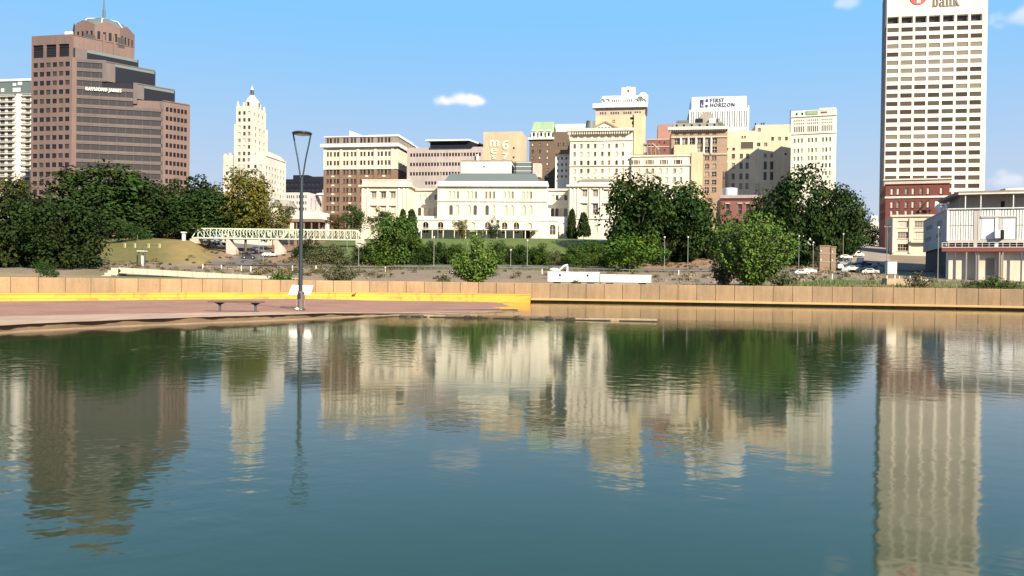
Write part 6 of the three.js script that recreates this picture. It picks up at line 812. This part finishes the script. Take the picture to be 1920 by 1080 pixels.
{ // small bird resting on the lower yellow step
  const t = wallT(650), p = wallCurve.getPointAt(t), gt = wallCurve.getTangentAt(t), g = thing('bird', 'small brown bird resting on the yellow steps', 'bird', [p.x - gt.z * 1.6, 0.322, p.z + gt.x * 1.6], 0.4);
  const body = new THREE.LatheGeometry([[0, -0.17], [0.03, -0.15], [0.075, -0.08], [0.095, 0], [0.085, 0.07], [0.05, 0.12], [0, 0.14]].map(q => new THREE.Vector2(...q)), 14).rotateZ(-1.25).translate(0, 0.1, 0), neck = bar([0.09, 0.13, 0], [0.13, 0.22, 0], [0.05, 0.035], 10), head = new THREE.SphereGeometry(0.045, 12, 8).translate(0.14, 0.24, 0);
  mesh('body', merge([body, neck, head]), M('birdbrown', [0.075, 0.055, 0.025], { roughness: 0.9 }), g); mesh('beak', new THREE.ConeGeometry(0.016, 0.06, 6).rotateZ(-1.57).translate(0.205, 0.235, 0), M('beak', [0.3, 0.2, 0.05]), g); mesh('tail', boxGeo(-0.26, -0.12, 0.09, 0.105, -0.03, 0.03).rotateZ(-0.3), mats.birdbrown, g); for (const s of [-1, 1]) mesh('wing', new THREE.SphereGeometry(0.09, 10, 6).scale(1.2, 0.6, 0.25).translate(-0.02, 0.12, s * 0.08), mats.birdbrown, g);
}
// ---------------------------------------------------------------- things on the far bank
const onBank = (px, D) => { const [x] = XD(px, D); return [x, height(x, D) - 0.05, -D]; };
{ // white trailers at the landing
  const mk = (label, pl, pr, pt, D, wins, tone) => { const a = at(pl, pt, D), b = at(pr, pt, D), L = b.x - a.x, y0 = 1.0, H = a.y - y0, g = thing('trailer', label, 'trailer', [a.x, y0, -D], 0, 'white trailers at the landing'); mesh('body', boxUV(merge([boxGeo(0, L, 0.6, H, -2.5, 0)])), tone, g); mesh('roof_edge', boxGeo(-0.06, L + 0.06, H - 0.15, H + 0.05, -2.56, 0.06), mats.paintwhite, g); mesh('skirt', boxGeo(0.2, L - 0.2, 0.05, 0.6, -2.3, -0.2), mats.roofgrey, g); for (const px of wins) { const w = mesh('window', boxGeo(-0.22, 0.22, -0.25, 0.25, 0, 0.05), mats.glassdark, g); w.position.set(at(px, pt, D).x - a.x, H - 0.75, 0.0); mesh('frame', boxGeo(-0.3, 0.3, -0.33, -0.25, 0, 0.07), mats.pale, w); } for (const k of [0.15, 0.22, 0.8, 0.87]) mesh('wheel', new THREE.CylinderGeometry(0.42, 0.42, 0.25, 14).rotateX(1.5708).translate(L * k, 0.4, -0.15), mats.navy, g); mesh('door', boxGeo(L - 1.0, L - 0.35, 0.65, H - 0.3, 0.0, 0.05), mats.pale, g); };
  mk('long white trailer with two tiny windows behind the wall', 1027, 1124, 509.5, 186, [1050, 1102], M('trailerwhite', [0.62, 0.60, 0.55], P)); mk('lower windowless white trailer parked to the right of the windowed one', 1126, 1221, 515, 188, [], M('trailercream', [0.64, 0.60, 0.5], P));
}
{ // pale stone landing with its kerb, left
  const m = M('landingstone', [0.50, 0.45, 0.34], { map: T.concrete }), g = thing('stone_landing', 'pale stone ramp and long kerb at the far landing', 'landing'), D = 194, L = (p, q, w, h) => { const A = at(p[0], p[1], D), Bq = at(q[0], q[1], D), l = A.distanceTo(Bq), mm = mesh('kerb_block', boxUV(boxGeo(-l / 2, l / 2, -h, 0, -w, 0)), m, g); mm.position.set((A.x + Bq.x) / 2, (A.y + Bq.y) / 2, -D); mm.rotation.z = Math.atan2(Bq.y - A.y, Bq.x - A.x); };
  for (let i = 0; i < 12; i++) L([222 + i * 28, 501.5 + i * 1.62], [249.5 + i * 28, 503.1 + i * 1.62], 2.5, 1.35); L([203, 522], [222, 503], 2, 0.9); for (let i = 0; i < 4; i++) { const A = at(190 + i * 6, 516 - i * 4.6, D + i), mm = mesh('step', boxUV(boxGeo(0, 3.6, -0.7, 0, -1.4, 0)), m, g); mm.position.set(A.x, A.y, -D - i); }
}
// street lamps and poles
function poleLamp(name, label, px, top, D, kind) {
  const p = onBank(px, D), H = at(px, top, D).y - p[1], g = thing(name, label, 'light pole', p, 0, 'light poles along the far bank'), m = kind === 'dark' ? mats.steelgrey : M('polegrey', [0.2, 0.195, 0.18], { roughness: 0.5 }); mesh('pole', new THREE.CylinderGeometry(0.07, 0.12, H, 8).translate(0, H / 2, 0), m, g);
  if (kind === 'double') { mesh('arm', boxGeo(-0.9, 0.9, H - 0.1, H, -0.06, 0.06), m, g); for (const s of [-1, 1]) mesh('lamp_head', boxGeo(s * 0.9 - 0.25, s * 0.9 + 0.25, H - 0.05, H + 0.2, -0.2, 0.2), m, g); } else { mesh('lamp_head', merge([new THREE.SphereGeometry(0.28, 10, 8).translate(0, H + 0.2, 0), new THREE.CylinderGeometry(0.2, 0.12, 0.2, 8).translate(0, H - 0.02, 0)]), kind === 'dark' ? m : mats.pale, g); }
}
for (const a of [['pale light pole below the bridge, right of its left pier', 485, 452, 262, 'single'], ['second pale pole below the bridge near the left pier', 493, 460, 258, 'single'], ['light pole between the shrubs right of the lamp post', 650, 446, 254, 'single'], ['light pole nearest to the bridge right end', 672, 462, 250, 'single'], ['light pole before the hedge, left of the central young tree', 813, 446, 250, 'single'], ['light pole before the hedge, right of the central young tree', 988, 452, 250, 'single'], ['short light pole by the hedge in front of the lawn', 957, 470, 250, 'single'], ['tall light pole right of the bright green dome tree', 1245, 446, 246, 'single'], ['light pole on the brown slope below the big trees', 1289, 446, 250, 'single'], ['light pole right of the biggest young tree', 1497, 444, 250, 'single'], ['light pole left of the brown pillars', 1524, 456, 250, 'single'], ['double headed lamp before the palazzo left part', 820, 407, 321, 'double'], ['double headed lamp before the palazzo middle', 904, 407, 321, 'double'], ['tall pole at the street corner by the cream store', 1662, 425, 270, 'double'], ['grey pole leaning by the warehouse corner', 1758, 428, 212, 'single'], ['slim pole between the street trees', 1580, 440, 262, 'single']]) poleLamp('light_pole', ...a);
{ // traffic signals by the mound
  const mk = (label, pp, top, arm, lights) => { const D = 232, p = onBank(pp, D), H = at(pp, top, D).y - p[1], g = thing('traffic_signal', label, 'traffic signal', p, 0, 'traffic signals by the mound'), m = mats.steelgrey; mesh('pole', new THREE.CylinderGeometry(0.12, 0.18, H, 8).translate(0, H / 2, 0), m, g); const ay = at(pp, arm[2], D).y - p[1], x0 = at(arm[0], arm[2], D).x - p[0], x1 = at(arm[1], arm[2], D).x - p[0]; mesh('arm', boxGeo(Math.min(x0, 0), Math.max(x1, 0), ay - 0.09, ay + 0.09, -0.09, 0.09), m, g); for (const px of lights) { const x = at(px, arm[2], D).x - p[0], h = mesh('signal_head', boxGeo(x - 0.22, x + 0.22, ay - 0.7, ay + 0.5, 0.1, 0.4), M('signalyellow', [0.5, 0.45, 0.22], { roughness: 0.5 }), g); for (let k = 0; k < 3; k++) mesh('lens', new THREE.CylinderGeometry(0.13, 0.13, 0.06, 10).rotateX(1.5708).translate(x, ay + 0.28 - k * 0.38, 0.42), mats.glassdark, h); } };
  mk('traffic signal mast before the grassy mound, arm to the left', 257, 440, [234, 257, 460], [235, 254]); mk('traffic signal mast before the grassy mound, arm to the right', 268, 462, [268, 300, 460], [279.5, 300]);
}
{ const D = 230, p = onBank(266, D), g = thing('bus_shelter', 'small shelter with a curved pale roof below the signals', 'shelter', p), H = at(266, 470, D).y - p[1]; mesh('roof', boxGeo(-1.1, 1.1, H - 0.25, H, -1, 1), M('shelterroof', [0.5, 0.5, 0.36]), g); for (const x of [-0.9, 0.9]) mesh('post', boxGeo(x - 0.08, x + 0.08, 0, H - 0.26, -0.1, 0.1), mats.steelgrey, g); mesh('panel', boxGeo(-0.3, 0.3, 0.3, H - 1.4, -0.3, -0.2), mats.pale, g); }
{ const D = 272, p = onBank(344, D), g = thing('white_pillar', 'stubby white pillar on the mound by the bridge end', 'pillar', p); mesh('shaft', boxUV(boxGeo(-0.45, 0.45, 0, 2.6, -0.45, 0.45)), mats.white, g); mesh('cap', boxGeo(-0.75, 0.75, 2.6, 3.0, -0.75, 0.75), mats.white, g); }
// brown brick gate pillars by the parking ground
for (const [label, px, w, top, D] of [['broad brown pillar stack beside the parking ground', 1546, 19, 462, 240], ['slim brown pillar right of the broad brown one', 1562, 9, 464, 241]]) { const p = onBank(px, D), k = D / F, H = at(px, top, D).y - p[1], g = thing('brick_pillar', label, 'pillar', p, 0, 'brown pillars by the parking ground'), m = M('pillarbrown', [0.22, 0.15, 0.10], B); mesh('shaft', boxUV(boxGeo(-w * k / 2, w * k / 2, 0, H, -1.2, 0)), m, g); for (const t of [0.38, 0.72]) mesh('band', boxGeo(-w * k / 2 - 0.1, w * k / 2 + 0.1, H * t, H * t + 0.25, -1.3, 0.1), mats.roofgrey, g); for (const t of [0.5, 0.85]) mesh('sconce', boxGeo(-w * k / 2 + 0.1, -w * k / 2 + 0.45, H * t - 0.4, H * t, 0, 0.2), mats.ivory, g); mesh('cap', boxGeo(-w * k / 2 - 0.15, w * k / 2 + 0.15, H, H + 0.3, -1.35, 0.15), m, g); }
{ // white kiosk on legs, with its plinth
  const D = 70, a = at(1664.5, 489, D), b = at(1682, 489, D), W = b.x - a.x, y0 = height(a.x, D), H = a.y - y0, yb = at(1670, 512, D).y - y0, g = thing('white_kiosk', 'narrow white cabinet on two legs above the wall at right', 'cabinet', [a.x, y0 - 0.05, -D]), m = M('kioskwhite', [0.62, 0.58, 0.5], P); mesh('cabinet', boxUV(boxGeo(0, W, yb, H, -0.5, 0)), m, g); mesh('lid', boxGeo(-0.04, W + 0.04, H, H + 0.05, -0.54, 0.04), mats.roofgrey, g); for (const x of [0.02, W - 0.1]) mesh('leg', boxGeo(x, x + 0.08, 0, yb, -0.3, -0.2), m, g); mesh('door', boxGeo(0.06, W - 0.06, yb + 0.06, H - 0.1, 0, 0.015), mats.ivory, g);
  const D2 = 64, c = at(1663, 522, D2), e = at(1742, 522, D2), y2 = height(c.x, D2) - 0.3, q = mesh(numbered('concrete_block'), boxUV(boxGeo(0, e.x - c.x, 0, Math.max(0.5, c.y - y2), -0.9, 0)), M('blockconcrete', [0.42, 0.32, 0.21], { map: T.concrete }), scene); q.position.set(c.x, y2, -D2); tag(q, 'long low concrete block on the bank above the wall at right', 'block');
}
// cars
const carBody = cached('car', () => { const s = new THREE.Shape(); s.moveTo(-2.2, 0.35); s.lineTo(-2.2, 0.8); s.quadraticCurveTo(-2.1, 0.95, -1.7, 0.98); s.lineTo(2.0, 0.95); s.quadraticCurveTo(2.2, 0.85, 2.22, 0.6); s.lineTo(2.2, 0.35); s.lineTo(-2.2, 0.35); return new THREE.ExtrudeGeometry(s, { depth: 1.6, bevelEnabled: true, bevelSize: 0.06, bevelThickness: 0.08, bevelSegments: 2 }).translate(0, 0, -0.8); });
const carCabin = tall => cached('cabin' + tall, () => { const s = new THREE.Shape(); if (tall) { s.moveTo(-2.1, 0.97); s.lineTo(-2.0, 1.9); s.lineTo(1.0, 1.9); s.lineTo(1.6, 0.97); } else { s.moveTo(-1.7, 0.97); s.lineTo(-1.15, 1.42); s.lineTo(0.45, 1.42); s.lineTo(1.2, 0.97); } return new THREE.ExtrudeGeometry(s, { depth: 1.36, bevelEnabled: true, bevelSize: 0.04, bevelThickness: 0.05, bevelSegments: 1 }).translate(0, 0, -0.68); });
function car(label, px, D, turn, rgb, tall) {
  const p = onBank(px, D), g = thing('parked_car', label, tall ? 'van' : 'car', [p[0], p[1] + 0.3, p[2]], turn, 'cars on the far bank'), paint = M('car' + rgb.join(), rgb, { roughness: 0.35, clearcoat: 0.6 }); mesh('body', carBody, paint, g); mesh('cabin', carCabin(tall), paint, g);
  for (const s of [-1, 1]) mesh('side_window', tall ? boxGeo(-0.4, 1.05, 1.15, 1.7, s * 0.735 - 0.01, s * 0.735 + 0.01) : boxGeo(-1.1, 0.5, 1.02, 1.34, s * 0.735 - 0.01, s * 0.735 + 0.01), mats.glassdark, g); mesh('windscreen', boxGeo(-0.02, 0.02, -0.28, 0.28, -0.6, 0.6).rotateZ(tall ? 0.55 : 1.02).translate(tall ? 1.36 : 0.87, tall ? 1.42 : 1.22, 0), mats.glassdark, g);
  for (const x of [-1.35, 1.4]) for (const s of [-1, 1]) { const w = mesh('wheel', cached('tyre', () => new THREE.CylinderGeometry(0.34, 0.34, 0.22, 14).rotateX(1.5708)), mats.navy, g); w.position.set(x, 0.34, s * 0.8); mesh('hub', cached('hub', () => new THREE.CylinderGeometry(0.18, 0.18, 0.24, 10).rotateX(1.5708)), mats.pale, w); } for (const s of [-1, 1]) mesh('headlight', boxGeo(2.2, 2.28, 0.65, 0.8, s * 0.6 - 0.18, s * 0.6 + 0.18), mats.pale, g);
}
car('dark car on the road under the bridge, left of centre', 466, 272, 0.2, [0.02, 0.02, 0.025]); car('white car on the road under the bridge, beside the right pier', 504, 276, 0.1, [0.62, 0.62, 0.6]); car('grey car deep under the bridge', 486, 296, 1.3, [0.2, 0.2, 0.21]);
car('long white van parked left of the street', 1606, 284, 0.1, [0.62, 0.60, 0.55], true); car('white car parked near the brown pillars', 1584, 276, 0.15, [0.6, 0.58, 0.55]);
{ const R = rng(77), cs = [['white', [0.6, 0.58, 0.54]], ['silver', [0.36, 0.36, 0.36]], ['black', [0.02, 0.02, 0.022]], ['beige', [0.42, 0.34, 0.24]], ['dark red', [0.2, 0.03, 0.03]], ['blue', [0.05, 0.09, 0.2]]];
  [[1574, 246, 0], [1588, 256, 1], [1601, 250, 3], [1612, 262, 0], [1578, 266, 2], [1596, 238, 0], [1622, 256, 2], [1614, 240, 1], [1632, 226, 0], [1584, 230, 1], [1516, 234, 0], [1502, 228, 1]].forEach(([px, D, c], i) => car(`${cs[c][0]} car ${['at the near left corner of the parking ground', 'in the middle row of the parking ground', 'in the middle of the parking ground', 'at the far right corner of the parking ground', 'at the far left corner of the parking ground', 'in the front row of the parking ground', 'beside the street at the parking ground', 'in the front row beside the street', 'at the street mouth nearest the water', 'nearest the water below the brown pillars', 'on the landing left of the brown pillars', 'on the landing right of the biggest young tree'][i]}`, px, D, (R() - 0.5) * 0.8 + (i % 3 === 0 ? 1.4 : 0), cs[c][1], i === 3)); }
// guard rail along the road and low posts
{ const g = thing('guard_rail', 'long dark guard rail along the river road before the hedge', 'guard rail'), R = rng(6), rail = M('railgrey', [0.12, 0.115, 0.11], { roughness: 0.5 }); let prev = null; for (let px = 640; px <= 1480; px += 12) { const D = 239, p = onBank(px, D); mesh('post', cached('gp', () => boxGeo(-0.08, 0.08, 0, 0.95, -0.08, 0.08)), rail, g).position.set(...p); if (prev) mesh('rail', beam([prev[0], prev[1] + 0.8, prev[2] + 0.1], [p[0], p[1] + 0.8, p[2] + 0.1], 0.22), rail, g); prev = p; } }
for (const [i, [px, D]] of [[722, 228], [848, 226], [1016, 226], [1272, 228], [592, 230], [548, 226], [470, 222], [452, 224], [415, 226], [380, 228], [1686, 205], [1706, 206], [1726, 205], [1560, 212]].entries()) { const p = onBank(px, D), g = thing('marker_post', `short white post on the landing ${['below the bushy mid green tree', 'left of the central young tree', 'left of the windowed trailer', 'right of the windowless trailer', 'right of the lamp post', 'just left of the lamp post', 'below the left bridge pier', 'left of the left bridge pier foot', 'below the left bridge end', 'at the right foot of the mound', 'next to the white kiosk', 'second right of the white kiosk', 'third right of the white kiosk', 'before the slim brown pillar'][i]}`, 'post', p, 0, 'short posts on the landing'); mesh('shaft', cached('mp', () => new THREE.CylinderGeometry(0.16, 0.18, 1.3, 10).translate(0, 0.65, 0)), mats.ivory, g); mesh('cap', cached('mc', () => new THREE.SphereGeometry(0.2, 10, 6).translate(0, 1.35, 0)), mats.white, g); }

{ // jointed machine arm on the landing
  const D = 205, p = onBank(1062, D), g = thing('boom_lift', 'small white machine with a bent jointed arm behind the windowed trailer', 'machine', p), k = (px, py) => { const a = at(px, py, D); return [a.x - p[0], a.y - p[1], 0]; }, m = mats.paintwhite;
  mesh('chassis', boxGeo(-0.9, 0.9, 0.1, 0.9, -0.7, 0.7), m, g); mesh('mast', beam([0.2, 0.8, 0], k(1064, 497), 0.4), m, g); mesh('boom', beam(k(1065, 496.5), k(1057, 498.5), 0.4), m, g); mesh('boom', beam(k(1057, 498.5), k(1048, 507), 0.38), m, g); mesh('bucket', new THREE.SphereGeometry(0.85, 10, 6).scale(1.5, 0.6, 0.8).translate(...k(1039, 506)), m, g); mesh('cab', boxGeo(-0.3, 0.6, 0.9, 1.5, -0.5, 0.5).translate(0.9, at(1062, 489, D).y - p[1] - 2.2, 0), mats.darkpanel, g); for (const x of [-0.6, 0.6]) mesh('wheel', new THREE.CylinderGeometry(0.35, 0.35, 0.3, 12).rotateX(1.5708).translate(x, 0.3, 0.7), mats.navy, g);
}
renderer.render(scene, camera);
